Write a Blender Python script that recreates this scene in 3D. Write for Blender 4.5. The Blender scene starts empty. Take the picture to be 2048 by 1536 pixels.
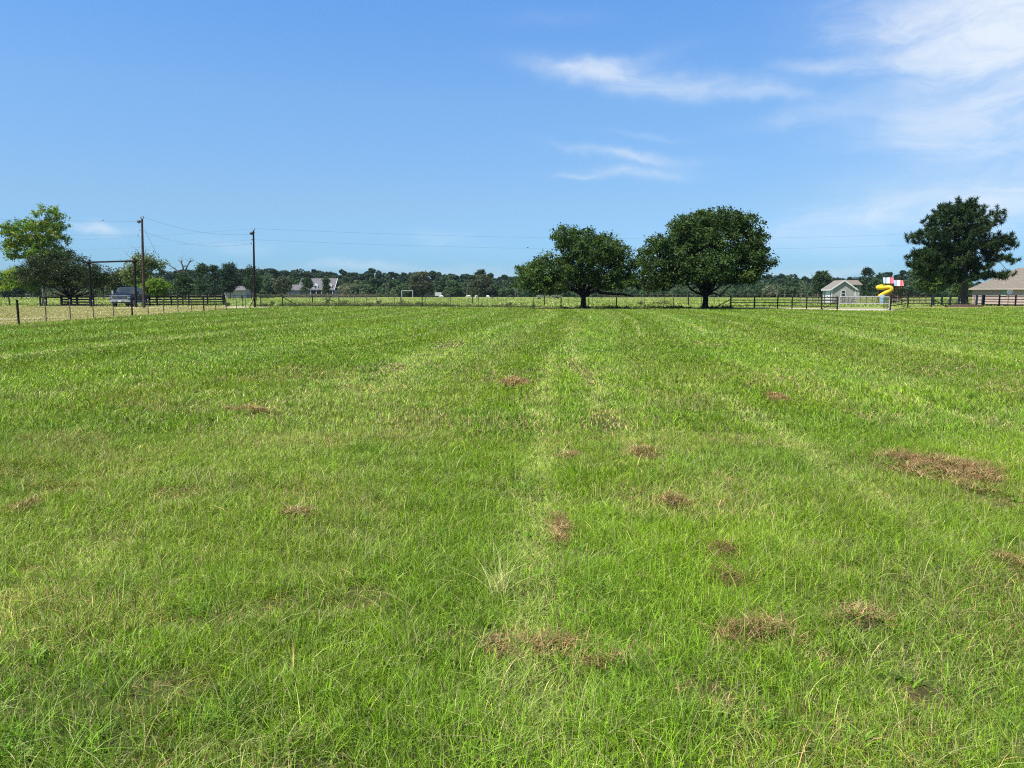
import bpy, math, random
import numpy as np
from mathutils import Vector, Matrix

R = math.radians
random.seed(7)
rng = np.random.default_rng(7)
scene = bpy.context.scene
COL = scene.collection

# ------------------------------------------------------------------ camera
EYE = 1.5                     # eye height, metres
FPX = 1538.0                  # focal length in photograph pixels (2048 wide)
HORIZON = 588.0
PITCH = math.atan((768 - HORIZON) / FPX)
cam_d = bpy.data.cameras.new("camera")
cam_d.sensor_width = 36.0
cam_d.lens = 36.0 * FPX / 2048.0
cam_d.clip_start = 0.05
cam_d.clip_end = 12000
cam = bpy.data.objects.new("camera", cam_d)
cam.location = (0, 0, EYE)
cam.rotation_euler = (math.pi / 2 - PITCH, 0, 0)
COL.objects.link(cam)
scene.camera = cam

# ------------------------------------------------------------------ exposure / render
scene.view_settings.view_transform = 'Standard'
scene.view_settings.look = 'None'
scene.view_settings.gamma = 1.0
scene.view_settings.use_curve_mapping = False
scene.view_settings.exposure = 0.85
scene.cycles.use_denoising = False
scene.cycles.pixel_filter_type = 'BLACKMAN_HARRIS'
scene.cycles.filter_width = 1.15
scene.cycles.max_bounces = 6
scene.cycles.transparent_max_bounces = 6
scene.cycles.diffuse_bounces = 3
scene.cycles.transmission_bounces = 3
scene.cycles.glossy_bounces = 2

cosP, sinP = math.cos(PITCH), math.sin(PITCH)


def ray(px, py):
    u = (px - 1024.0) / FPX
    v = (768.0 - py) / FPX
    return (u, cosP + v * sinP, -sinP + v * cosP)


def P(px, py, d):
    """point at distance d (world Y) seen in that direction"""
    x, y, z = ray(px, py)
    t = d / y
    return Vector((x * t, d, EYE + z * t))


def G(px, py):
    """ground point"""
    x, y, z = ray(px, py)
    t = -EYE / z
    return Vector((x * t, y * t, 0.0))


def S(d):
    """metres per photograph pixel near the horizon at distance d"""
    return d * cosP / FPX / cosP ** 0 * 1.0


def px_of(x, y):
    """photograph column of ground points (near the horizon)"""
    return 1024.0 + FPX * cosP * x / np.maximum(y, 1e-3)


# ------------------------------------------------------------------ world
SUN_EL = R(61)
SUN_ROT = R(232)
sun_dir = Vector((math.sin(SUN_ROT) * math.cos(SUN_EL), math.cos(SUN_ROT) * math.cos(SUN_EL), math.sin(SUN_EL)))
world = bpy.data.worlds.new("World")
scene.world = world
world.use_nodes = True
wt = world.node_tree
for n in list(wt.nodes):
    wt.nodes.remove(n)


class NT:
    """small node helper"""
    def __init__(s, tree):
        s.t = tree

    def n(s, kind, **kw):
        nd = s.t.nodes.new(kind)
        for k, v in kw.items():
            if k.startswith('i_'):
                nd.inputs[k[2:].replace('_', ' ')].default_value = v
            else:
                setattr(nd, k, v)
        return nd

    def l(s, a, b):
        s.t.links.new(a, b)

    def val(s, sock, x):
        if hasattr(x, 'bl_idname') or hasattr(x, 'is_output'):
            s.l(x, sock)
        else:
            sock.default_value = x

    def m(s, op, a, b=None, c=None, clamp=False):
        nd = s.t.nodes.new('ShaderNodeMath')
        nd.operation = op
        nd.use_clamp = clamp
        s.val(nd.inputs[0], a)
        if b is not None:
            s.val(nd.inputs[1], b)
        if c is not None:
            s.val(nd.inputs[2], c)
        return nd.outputs[0]

    def mix(s, f, a, b, mode='MIX'):
        nd = s.t.nodes.new('ShaderNodeMix')
        nd.data_type = 'RGBA'
        nd.blend_type = mode
        s.val(nd.inputs[0], f)
        for sock, x in ((nd.inputs[6], a), (nd.inputs[7], b)):
            if isinstance(x, (tuple, list)):
                sock.default_value = (x[0], x[1], x[2], 1)
            else:
                s.l(x, sock)
        return nd.outputs[2]

    def mr(s, x, a, b, c=0.0, d=1.0, smooth=True):
        nd = s.t.nodes.new('ShaderNodeMapRange')
        nd.interpolation_type = 'SMOOTHSTEP' if smooth else 'LINEAR'
        nd.clamp = True
        s.val(nd.inputs[0], x)
        for i, v in enumerate((a, b, c, d)):
            nd.inputs[1 + i].default_value = v
        return nd.outputs[0]

    def noise(s, vec, scale, detail=3, rough=0.55, dist=0.0):
        nd = s.t.nodes.new('ShaderNodeTexNoise')
        nd.inputs['Scale'].default_value = scale
        nd.inputs['Detail'].default_value = detail
        nd.inputs['Roughness'].default_value = rough
        nd.inputs['Distortion'].default_value = dist
        if vec is not None:
            s.l(vec, nd.inputs['Vector'])
        return nd


def lin(r, g, b):
    f = lambda c: (c / 255) / 12.92 if c / 255 <= 0.04045 else ((c / 255 + 0.055) / 1.055) ** 2.4
    return (f(r), f(g), f(b))


SKY_STRENGTH = 0.0658
w = NT(wt)
sky = w.n('ShaderNodeTexSky', sky_type='NISHITA')
sky.sun_disc = False
sky.sun_elevation = SUN_EL
sky.sun_rotation = SUN_ROT
sky.air_density = 1.0
sky.dust_density = 0.6
sky.ozone_density = 2.5
tc = w.n('ShaderNodeTexCoord')
sep = w.n('ShaderNodeSeparateXYZ')
w.l(tc.outputs['Generated'], sep.inputs[0])
el = w.m('ARCSINE', sep.outputs[2])
az = w.m('ARCTAN2', sep.outputs[0], sep.outputs[1])
# grade of the clear air by elevation: deeper blue higher up
ramp = w.n('ShaderNodeValToRGB')
w.l(w.mr(el, 0.0, 1.0, 0.0, 1.0, smooth=False), ramp.inputs[0])
SKYRAMP = [(0.0, (0.50, 0.88, 1.43)), (0.041, (0.53, 0.89, 1.40)), (0.112, (0.76, 0.99, 1.25)), (0.232, (0.90, 1.23, 1.49)), (0.345, (0.86, 1.31, 1.74)), (1.0, (0.85, 1.1, 1.4))]
cr = ramp.color_ramp
while len(cr.elements) < len(SKYRAMP):
    cr.elements.new(0.5)
for e, (p_, c_) in zip(cr.elements, SKYRAMP):
    e.position = p_
    e.color = (c_[0] / 2, c_[1] / 2, c_[2] / 2, 1)
grade = w.mix(1.0, sky.outputs[0], ramp.outputs[0], 'MULTIPLY')
grade = w.mix(1.0, grade, (2.0, 2.0, 2.0), 'MULTIPLY')
# clouds: soft wisps at fixed places in the sky
cmb = w.n('ShaderNodeCombineXYZ')
w.l(az, cmb.inputs[0])
w.l(el, cmb.inputs[1])
warpn = w.noise(cmb.outputs[0], 9.0, 4, 0.6)
warp = w.n('ShaderNodeVectorMath', operation='SUBTRACT')
w.l(warpn.outputs['Color'], warp.inputs[0])
warp.inputs[1].default_value = (0.5, 0.5, 0.5)
wsc = w.n('ShaderNodeVectorMath', operation='MULTIPLY')
w.l(warp.outputs[0], wsc.inputs[0])
wsc.inputs[1].default_value = (0.10, 0.040, 0)
wadd = w.n('ShaderNodeVectorMath', operation='ADD')
w.l(cmb.outputs[0], wadd.inputs[0])
w.l(wsc.outputs[0], wadd.inputs[1])
wsep = w.n('ShaderNodeSeparateXYZ')
w.l(wadd.outputs[0], wsep.inputs[0])
# (px, py, half width, half height, tilt deg (down to the right positive), strength)
CLOUDS = [
    (1205, 140, 112, 20, 6, .68), (1375, 172, 190, 19, 8, .42), (1140, 132, 40, 8, 12, .22), (1250, 120, 110, 14, -10, .12), (1520, 192, 90, 10, 6, .2),
    (1635, 140, 70, 12, 3, .30), (1760, 135, 110, 10, -3, .16),
    (1290, 315, 110, 12, 6, .30), (1200, 303, 90, 7, 12, .22), (1270, 347, 95, 11, 3, .42), (1145, 351, 35, 5, 0, .30), (1300, 270, 90, 7, 6, .12),
    (1985, 48, 215, 80, 8, 1.15), (1900, 85, 130, 50, 15, .55), (2070, 20, 130, 80, 0, .5), (1930, 120, 100, 18, 10, .35), (1800, 55, 80, 34, 0, .14),
    (2050, 215, 240, 82, -6, .66), (1880, 245, 130, 28, 4, .26), (1850, 285, 120, 14, 14, .18), (1620, 232, 110, 16, -6, .25),
    (1980, 410, 320, 60, -6, .46), (1700, 440, 320, 26, -6, .22), (2050, 380, 160, 40, -5, .2),
    (222, 457, 32, 10, 4, .55), (190, 452, 36, 7, 2, .35),
    (890, 480, 60, 16, 8, .12), (470, 485, 60, 14, 0, .14), (720, 530, 100, 10, 0, .2), (1630, 545, 110, 12, 0, .3), (950, 545, 160, 12, 0, .2),
    (1100, 30, 100, 14, 0, .05),
]
strk = w.noise(None, 1.0, 6, 0.62, 0.6)
smap = w.n('ShaderNodeMapping')
smap.inputs['Rotation'].default_value = (0, 0, R(6))
smap.inputs['Scale'].default_value = (9, 34, 1)
w.l(wadd.outputs[0], smap.inputs[0])
w.l(smap.outputs[0], strk.inputs['Vector'])
wisp = w.mr(strk.outputs[0], 0.28, 0.72, 0.35, 1.15)
total = None
for (cx, cy, hw, hh, tilt, st) in CLOUDS:
    r0 = Vector(ray(cx, cy)).normalized()
    a0, e0 = math.atan2(r0.x, r0.y), math.asin(r0.z)
    k = math.cos(a0) ** 0.5
    ax, ey = hw / FPX * k * k, hh / FPX * k
    t_ = R(tilt)
    dx = w.m('SUBTRACT', wsep.outputs[0], a0)
    dy = w.m('SUBTRACT', wsep.outputs[1], e0)
    p1 = w.m('MULTIPLY_ADD', dy, -math.sin(t_) / ax, w.m('MULTIPLY', dx, math.cos(t_) / ax))
    p2 = w.m('MULTIPLY_ADD', dy, math.cos(t_) / ey, w.m('MULTIPLY', dx, math.sin(t_) / ey))
    rr = w.m('MULTIPLY_ADD', p1, p1, w.m('MULTIPLY', p2, p2))
    g = w.m('EXPONENT', w.m('MULTIPLY', rr, -1.1))
    one = w.m('MULTIPLY', g, st)
    total = one if total is None else w.m('ADD', total, one)
dens = w.m('MULTIPLY', total, wisp)
dens = w.m('SUBTRACT', 1.0, w.m('EXPONENT', w.m('MULTIPLY', dens, -1.25)), clamp=True)
cloudcol = tuple(c / SKY_STRENGTH * 0.80 for c in (0.61, 0.655, 0.70))
skyc = w.mix(dens, grade, cloudcol)
bg = w.n('ShaderNodeBackground')
bg.inputs[1].default_value = SKY_STRENGTH
w.l(skyc, bg.inputs[0])
wo = w.n('ShaderNodeOutputWorld')
w.l(bg.outputs[0], wo.inputs[0])

# ------------------------------------------------------------------ sun
sd = bpy.data.lights.new("sun", 'SUN')
sd.energy = 5.0
sd.angle = R(0.53)
sd.color = (1.0, 0.955, 0.88)
sun = bpy.data.objects.new("sun", sd)
sun.rotation_euler = sun_dir.to_track_quat('Z', 'Y').to_euler()
COL.objects.link(sun)


# ------------------------------------------------------------------ numpy noise
def vnoise(x, y, seed=0):
    xi, yi = np.floor(x), np.floor(y)
    fx, fy = x - xi, y - yi
    fx, fy = fx * fx * (3 - 2 * fx), fy * fy * (3 - 2 * fy)

    def h(a, b):
        v = np.sin(a * 127.1 + b * 311.7 + seed * 74.7) * 43758.5453
        return v - np.floor(v)
    return (h(xi, yi) * (1 - fx) + h(xi + 1, yi) * fx) * (1 - fy) + (h(xi, yi + 1) * (1 - fx) + h(xi + 1, yi + 1) * fx) * fy


def fbm(x, y, seed=0, oct=4):
    s, a, t = 0, 0.5, 0
    for i in range(oct):
        s = s + a * vnoise(x * 2 ** i, y * 2 ** i, seed + i * 13)
        t += a
        a *= 0.5
    return s / t


def sm(x, a, b):
    t = np.clip((x - a) / (b - a), 0, 1)
    return t * t * (3 - 2 * t)


def height(x, y):
    a = np.exp(-np.maximum(y - 6, 0) / 22.0) * (np.abs(x) < 60) * (y < 120)
    return a * (0.16 * (fbm(x * .45, y * .45, 3, 3) - 0.5) + 0.05 * (fbm(x * 1.7, y * 1.7, 5, 3) - 0.5))


# boundary of the mown field: distance of its far edge by photograph column
EDGE_PX = np.array([-400, 430, 480, 505, 565, 700, 845, 1000, 1120, 1300, 1460, 1560, 1640, 1675, 1780, 1816, 1900, 1970, 2048, 2500.])
EDGE_D = np.array([86, 86, 84, 86, 94, 93, 90, 86, 79, 78.5, 79, 78, 74, 70.5, 69, 84, 83, 86, 88, 92.])
# left wire fence line on the ground
LF0, LF1 = G(38, 649), G(491.4, 616.2)
lf_s = (LF1.x - LF0.x) / (LF1.y - LF0.y)


def left_x(y):
    return LF0.x + (y - LF0.y) * lf_s


# patches of brown cut grass: px, py, half-width px, half-height px
PATCHES = [
    (1880, 943, 82, 26, 'broad'), (1508, 1272, 62, 22, ''), (1716, 1246, 52, 13, ''), (1108, 1290, 62, 19, ''), (1218, 1323, 64, 15, ''),
    (1345, 1006, 24, 11, ''), (1118, 1056, 16, 26, ''), (1288, 914, 28, 9, ''), (1140, 912, 16, 7, ''), (1030, 770, 22, 6, ''),
    (490, 827, 34, 2.5, ''), (54, 1012, 22, 12, ''), (598, 1028, 30, 8, ''), (2040, 1140, 26, 20, ''), (1440, 1112, 22, 14, ''), (1462, 1160, 26, 18, ''),
    (1555, 803, 16, 6, ''), (1000, 1300, 34, 18, ''),
]
SOFTP = [  # thin, half-bare places without a heap
    (430, 1240, 110, 26), (300, 1395, 130, 40), (740, 1190, 60, 25), (620, 1210, 120, 22), (1420, 1380, 60, 30), (1850, 1380, 80, 26), (1980, 1000, 60, 18), (930, 1270, 70, 20), (120, 985, 60, 10), (1300, 1290, 60, 20), (1660, 1310, 80, 22), (70, 1130, 60, 14),
    (1210, 845, 30, 22), (1158, 740, 14, 30), (900, 690, 40, 8), (760, 740, 60, 10), (1420, 690, 40, 6), (350, 990, 60, 14), (1870, 735, 80, 6),
]


def patch_m(p):
    c = G(p[0], p[1])
    hx = abs(G(p[0] + p[2], p[1]).x - c.x)
    hy = abs(G(p[0], p[1] - p[3]).y - G(p[0], p[1] + p[3]).y) / 2
    return c.x, c.y, hx, hy


def mask_patches(x, y, lst, seed):
    m = np.zeros_like(x)
    for p in lst:
        cx, cy, hx, hy = patch_m(p)
        q = ((x - cx) / hx) ** 2 + ((y - cy) / hy) ** 2
        q = q + (fbm(x * 5.5, y * 5.5, seed, 3) - 0.5) * 1.9
        m = np.maximum(m, 1 - sm(q, 0.45, 1.4))
    return m


def zones(x, y):
    """field mask, dryness, pasture-ness, gravel, hue (0 yellow-green .. 1 blue-green)"""
    px = px_of(x, y)
    edge = np.interp(px, EDGE_PX, EDGE_D) + (fbm(x * .4, y * .4, 21, 3) - .5) * 2.5
    left = left_x(y) + (fbm(x * .5, y * .5, 22, 3) - .5) * 0.9
    infield = (1 - sm(y, edge - 0.6, edge + 0.6)) * sm(x, left - .4, left + .5)
    n1 = fbm(x * .35, y * .35, 31, 4)
    # long streaks left by the mower
    u = x - 0.085 * y + 0.7 * np.sin(y * .09)
    streak = fbm(u * 0.62, y * 0.035 + 7, 41, 3)
    dry = 0.12 + 0.25 * sm(n1, .45, .8) + 0.40 * sm(streak, .5, .78)
    dry = dry * infield
    # verge left of the wire fence: parched grass and two pale wheel tracks
    leftz = (1 - sm(x, left - .4, left + .5)) * (1 - sm(y, 97, 101)) * (y > 5)
    n2 = fbm(x * .22, y * .22, 51, 3)
    dleft = 0.62 + 0.75 * sm(n2, .3, .75)
    # bare pinkish strip just behind the far fence
    strip = sm(y, edge - .3, edge + .5) * (1 - sm(y, edge + 5, edge + 10)) * (1 - leftz)
    dstrip = (0.35 + 0.5 * sm(px, 950, 1080)) * (0.55 + .9 * fbm(x * .5, y * .5, 61, 3))
    dry = np.clip(dry + leftz * dleft + strip * dstrip, 0, 1)
    past = sm(y, edge + 6, edge + 14) * (1 - leftz)
    past = np.maximum(past, sm(y, 99, 104))
    grav = np.zeros_like(x)
    g1 = sm(px, 1480, 1600) * (1 - sm(px, 1776, 1786)) * sm(y, edge - .5, edge + .2) * (1 - sm(y, edge + 4.5, edge + 7))
    grav = np.maximum(grav, g1)
    g2 = sm(px, 452, 464) * (1 - sm(px, 520, 585)) * sm(y, 84, 86) * (1 - sm(y, 91, 93))
    grav = np.maximum(grav, g2 * .9)
    # pale rut on the verge
    rut_y = 46.5 + (x + 31) * -.35
    rut = leftz * np.exp(-((y - (45.5 + 0.0 * x) - 0.12 * (px - 0) / 1.0 * .25) / 0.55) ** 2) * (px < 130)
    grav = np.maximum(grav, rut * .9)
    farb = leftz * sm(px, 200, 260) * (1 - sm(px, 300, 420)) * sm(y, 80, 84) * (1 - sm(y, 88, 92))
    grav = np.maximum(grav, farb * .45)
    hue = .25 + .55 * sm(fbm(x * .45 + 5, y * .45, 71, 4), .3, .7)
    return infield, dry, past, grav, hue, streak


# ------------------------------------------------------------------ mesh helpers
def mesh_np(name, verts, faces, nper, colors=None, smooth=False):
    me = bpy.data.meshes.new(name)
    nv, nf = len(verts), len(faces)
    me.vertices.add(nv)
    me.vertices.foreach_set('co', np.ascontiguousarray(verts, dtype=np.float32).ravel())
    if isinstance(nper, int):
        starts = np.arange(nf, dtype=np.int32) * nper
        flat = np.ascontiguousarray(faces, dtype=np.int32).ravel()
        tot = len(flat)
    me.loops.add(tot)
    me.loops.foreach_set('vertex_index', flat)
    me.polygons.add(nf)
    me.polygons.foreach_set('loop_start', starts)
    me.update(calc_edges=True)
    if colors is not None:
        at = me.color_attributes.new('col', 'FLOAT_COLOR', 'POINT')
        c4 = np.ones((nv, 4), dtype=np.float32)
        c4[:, :colors.shape[1]] = colors
        at.data.foreach_set('color', c4.ravel())
    if smooth:
        me.polygons.foreach_set('use_smooth', np.ones(nf, dtype=bool))
    return me


def tag(o, label=None, cat=None, group=None, kind=None):
    if label:
        o['label'] = label
    if cat:
        o['category'] = cat
    if group:
        o['group'] = group
    if kind:
        o['kind'] = kind
    return o


def link(name, me, mat=None, parent=None):
    o = bpy.data.objects.new(name, me)
    COL.objects.link(o)
    if mat is not None:
        me.materials.clear()
        me.materials.append(mat)
    if parent is not None:
        o.parent = parent
        o.matrix_parent_inverse = Matrix.Identity(4)
    return o


def empty(name, loc, rz=0.0):
    o = bpy.data.objects.new(name, None)
    o.empty_display_size = 0.2
    o.location = loc
    o.rotation_euler = (0, 0, rz)
    COL.objects.link(o)
    return o


class MB:
    """collects shapes, builds one mesh object"""
    def __init__(s):
        s.v, s.f = [], []

    def add(s, vs, fs):
        b = len(s.v)
        s.v += [tuple(v) for v in vs]
        s.f += [tuple(i + b for i in f) for f in fs]
        return s

    def box(s, cx, cy, cz, sx, sy, sz, rot=None, bev=0.0):
        hx, hy, hz = sx / 2, sy / 2, sz / 2
        b = min(bev, hx * .6, hy * .6, hz * .6)
        if b <= 0:
            vs = [(x, y, z) for z in (-hz, hz) for y in (-hy, hy) for x in (-hx, hx)]
            fs = [(0, 2, 3, 1), (4, 5, 7, 6), (0, 1, 5, 4), (2, 6, 7, 3), (0, 4, 6, 2), (1, 3, 7, 5)]
        else:
            import itertools
            vs, idx = [], {}
            for sx_, sy_, sz_ in itertools.product((-1, 1), repeat=3):
                for ax in range(3):
                    p = [sx_ * (hx - b), sy_ * (hy - b), sz_ * (hz - b)]
                    p[ax] = (sx_ * hx, sy_ * hy, sz_ * hz)[ax]
                    idx[(sx_, sy_, sz_, ax)] = len(vs)
                    vs.append(tuple(p))
            fs = []
            for ax in range(3):
                o1, o2 = [a for a in range(3) if a != ax]
                for sg in (-1, 1):
                    q = []
                    for a_, b_ in ((-1, -1), (1, -1), (1, 1), (-1, 1)):
                        k = [0, 0, 0]
                        k[ax] = sg
                        k[o1] = a_
                        k[o2] = b_
                        q.append(idx[(k[0], k[1], k[2], ax)])
                    fs.append(tuple(q))
            for ax in range(3):
                o1, o2 = [a for a in range(3) if a != ax]
                for a_ in (-1, 1):
                    for b_ in (-1, 1):
                        q = []
                        for e in (-1, 1):
                            k = [0, 0, 0]
                            k[ax] = e
                            k[o1] = a_
                            k[o2] = b_
                            q.append((idx[(k[0], k[1], k[2], o1)], idx[(k[0], k[1], k[2], o2)]))
                        fs.append((q[0][0], q[0][1], q[1][1], q[1][0]))
            for c in itertools.product((-1, 1), repeat=3):
                fs.append((idx[c + (0,)], idx[c + (1,)], idx[c + (2,)]))
        if rot is not None:
            vs = [tuple(rot @ Vector(v)) for v in vs]
        return s.add([(x + cx, y + cy, z + cz) for x, y, z in vs], fs)

    def bar(s, a, b, wx, wz, up=(0, 0, 1)):
        """rectangular bar from a to b"""
        a, b = Vector(a), Vector(b)
        d = (b - a)
        L = d.length
        d.normalize()
        up = Vector(up)
        side = d.cross(up)
        if side.length < 1e-4:
            side = Vector((1, 0, 0))
        side.normalize()
        u2 = side.cross(d)
        vs = []
        for p in (a, b):
            for su, sv in ((-1, -1), (1, -1), (1, 1), (-1, 1)):
                vs.append(p + side * (su * wx / 2) + u2 * (sv * wz / 2))
        return s.add(vs, [(0, 1, 2, 3), (4, 7, 6, 5), (0, 4, 5, 1), (1, 5, 6, 2), (2, 6, 7, 3), (3, 7, 4, 0)])

    def tube(s, pts, rad, n=8, cap=True):
        pts = [Vector(p) for p in pts]
        if not isinstance(rad, (list, tuple)):
            rad = [rad] * len(pts)
        vs, fs = [], []
        prev = None
        for i, p in enumerate(pts):
            d = (pts[min(i + 1, len(pts) - 1)] - pts[max(i - 1, 0)])
            if d.length < 1e-6:
                d = Vector((0, 0, 1))
            d.normalize()
            if prev is None:
                ref = Vector((0, 0, 1)) if abs(d.z) < 0.9 else Vector((1, 0, 0))
                x = d.cross(ref).normalized()
            else:
                x = (prev - d * prev.dot(d))
                x = x.normalized() if x.length > 1e-5 else d.cross(Vector((1, 0, 0))).normalized()
            prev = x
            y = d.cross(x)
            for k in range(n):
                a = 2 * math.pi * k / n
                vs.append(p + x * (math.cos(a) * rad[i]) + y * (math.sin(a) * rad[i]))
        for i in range(len(pts) - 1):
            for k in range(n):
                k2 = (k + 1) % n
                fs.append((i * n + k, i * n + k2, (i + 1) * n + k2, (i + 1) * n + k))
        if cap:
            fs.append(tuple(range(n))[::-1])
            fs.append(tuple((len(pts) - 1) * n + k for k in range(n)))
        return s.add(vs, fs)

    def prism(s, poly, x0, x1, axis='x'):
        """polygon in (y,z) extruded along x (or (x,z) along y)"""
        n = len(poly)
        if axis == 'x':
            vs = [(x0, a, b) for a, b in poly] + [(x1, a, b) for a, b in poly]
        elif axis == 'y':
            vs = [(a, x0, b) for a, b in poly] + [(a, x1, b) for a, b in poly]
        else:
            vs = [(a, b, x0) for a, b in poly] + [(a, b, x1) for a, b in poly]
        fs = [tuple(range(n))[::-1], tuple(range(n, 2 * n))]
        fs += [(i, (i + 1) % n, n + (i + 1) % n, n + i) for i in range(n)]
        return s.add(vs, fs)

    def build(s, name, mat, parent=None, smooth=False, inv=None):
        me = bpy.data.meshes.new(name)
        v = s.v
        if inv is not None:
            v = [tuple(inv @ Vector(p)) for p in v]
        me.from_pydata(v, [], s.f)
        me.validate()
        import bmesh
        bm = bmesh.new()
        bm.from_mesh(me)
        bmesh.ops.recalc_face_normals(bm, faces=bm.faces)
        bm.to_mesh(me)
        bm.free()
        if smooth:
            me.polygons.foreach_set('use_smooth', np.ones(len(me.polygons), dtype=bool))
            try:
                me.set_sharp_from_angle(angle=R(40))
            except Exception:
                pass
        return link(name, me, mat, parent)


# ------------------------------------------------------------------ materials
MATS = {}


def mat(name, col, rough=0.8, spec=0.3, var=0.15, scale=6.0, metal=0.0, bump=0.0, coat=0.0, col2=None, stretch=None, detail=4):
    if name in MATS:
        return MATS[name]
    m = bpy.data.materials.new(name)
    m.use_nodes = True
    t = NT(m.node_tree)
    bs = m.node_tree.nodes['Principled BSDF']
    tcn = t.n('ShaderNodeTexCoord')
    vec = tcn.outputs['Object']
    if stretch:
        mp = t.n('ShaderNodeMapping')
        mp.inputs['Scale'].default_value = stretch
        t.l(vec, mp.inputs[0])
        vec = mp.outputs[0]
    nz = t.noise(vec, scale, detail, 0.6)
    c2 = col2 if col2 else tuple(c * (1 - var * 1.6) for c in col)
    c1 = col if col2 else tuple(min(1, c * (1 + var)) for c in col)
    f = t.mr(nz.outputs[0], 0.3, 0.7)
    c = t.mix(f, c1, c2)
    t.l(c, bs.inputs['Base Color'])
    bs.inputs['Roughness'].default_value = rough
    bs.inputs['Specular IOR Level'].default_value = spec
    bs.inputs['Metallic'].default_value = metal
    bs.inputs['Coat Weight'].default_value = coat
    bs.inputs['Coat Roughness'].default_value = 0.08
    if bump:
        bp = t.n('ShaderNodeBump')
        bp.inputs['Strength'].default_value = bump
        bp.inputs['Distance'].default_value = 0.05
        t.l(nz.outputs[0], bp.inputs['Height'])
        t.l(bp.outputs[0], bs.inputs['Normal'])
    MATS[name] = m
    return m


def leaf_mat(name, ca, cb, cc=None, trans=0.35, gloss=0.12):
    """foliage: colour drifts leaf by leaf (attribute r) and clump by clump (g)"""
    if name in MATS:
        return MATS[name]
    m = bpy.data.materials.new(name)
    m.use_nodes = True
    t = NT(m.node_tree)
    for n in list(m.node_tree.nodes):
        m.node_tree.nodes.remove(n)
    at = t.n('ShaderNodeAttribute', attribute_name='col')
    sp = t.n('ShaderNodeSeparateColor')
    t.l(at.outputs['Color'], sp.inputs[0])
    c = t.mix(sp.outputs[0], ca, cb)
    if cc:
        c = t.mix(t.mr(sp.outputs[1], 0.55, 1.0), c, cc)
    br = t.m('MULTIPLY_ADD', sp.outputs[2], 0.52, 0.50)
    hs = t.n('ShaderNodeHueSaturation')
    t.l(c, hs.inputs['Color'])
    t.l(br, hs.inputs['Value'])
    c = hs.outputs[0]
    df = t.n('ShaderNodeBsdfDiffuse')
    t.l(c, df.inputs[0])
    tr = t.n('ShaderNodeBsdfTranslucent')
    c2 = t.mix(1.0, c, (1.15, 1.1, 0.6), 'MULTIPLY')
    t.l(c2, tr.inputs[0])
    gl = t.n('ShaderNodeBsdfGlossy')
    gl.inputs['Roughness'].default_value = 0.45
    gl.inputs[0].default_value = (0.8, 0.9, 0.8, 1)
    m1 = t.n('ShaderNodeMixShader')
    m1.inputs[0].default_value = trans
    t.l(df.outputs[0], m1.inputs[1])
    t.l(tr.outputs[0], m1.inputs[2])
    m2 = t.n('ShaderNodeMixShader')
    lw = t.n('ShaderNodeFresnel')
    lw.inputs[0].default_value = 1.35
    t.l(t.m('MULTIPLY', lw.outputs[0], gloss * 0.3, clamp=True), m2.inputs[0])
    t.l(m1.outputs[0], m2.inputs[1])
    t.l(gl.outputs[0], m2.inputs[2])
    out = t.n('ShaderNodeOutputMaterial')
    t.l(m2.outputs[0], out.inputs[0])
    MATS[name] = m
    return m


# ------------------------------------------------------------------ ground
def ground_material():
    m = bpy.data.materials.new('pasture_soil')
    m.use_nodes = True
    t = NT(m.node_tree)
    bs = m.node_tree.nodes['Principled BSDF']
    at = t.n('ShaderNodeAttribute', attribute_name='col')
    sp = t.n('ShaderNodeSeparateColor')
    t.l(at.outputs['Color'], sp.inputs[0])
    dry, past, grav = sp.outputs[0], sp.outputs[1], sp.outputs[2]
    hue = at.outputs['Alpha']
    geo = t.n('ShaderNodeNewGeometry')
    pos = geo.outputs['Position']
    fine = t.noise(pos, 9.0, 5, 0.7)
    mid = t.noise(pos, 1.3, 5, 0.65)
    mp = t.n('ShaderNodeMapping')
    mp.inputs['Scale'].default_value = (0.05, 0.02, 1)
    t.l(pos, mp.inputs[0])
    big = t.noise(mp.outputs[0], 1.0, 6, 0.6)
    green = t.mix(hue, (0.060, 0.085, 0.014), (0.045, 0.075, 0.014))
    green = t.mix(t.mr(fine.outputs[0], .3, .7), green, (0.026, 0.024, 0.010))
    straw = t.mix(t.mr(mid.outputs[0], .35, .65), (0.38, 0.30, 0.14), (0.19, 0.19, 0.06))
    straw = t.mix(t.mr(fine.outputs[0], .42, .75), straw, (0.20, 0.13, 0.065))
    c = t.mix(dry, green, straw)
    pst = t.mix(t.mr(big.outputs[0], .35, .66), (0.125, 0.190, 0.030), (0.22, 0.235, 0.060))
    pst = t.mix(t.mr(mid.outputs[0], .50, .70, 0, .85), pst, (0.075, 0.125, 0.028))
    c = t.mix(past, c, pst)
    gr = t.mix(t.mr(mid.outputs[0], .4, .6), (0.50, 0.45, 0.36), (0.38, 0.32, 0.23))
    c = t.mix(grav, c, gr)
    t.l(c, bs.inputs['Base Color'])
    bs.inputs['Roughness'].default_value = 0.95
    bs.inputs['Specular IOR Level'].default_value = 0.1
    bp = t.n('ShaderNodeBump')
    bp.inputs['Strength'].default_value = 0.6
    bp.inputs['Distance'].default_value = 0.04
    t.l(fine.outputs[0], bp.inputs['Height'])
    t.l(bp.outputs[0], bs.inputs['Normal'])
    return m


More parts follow.
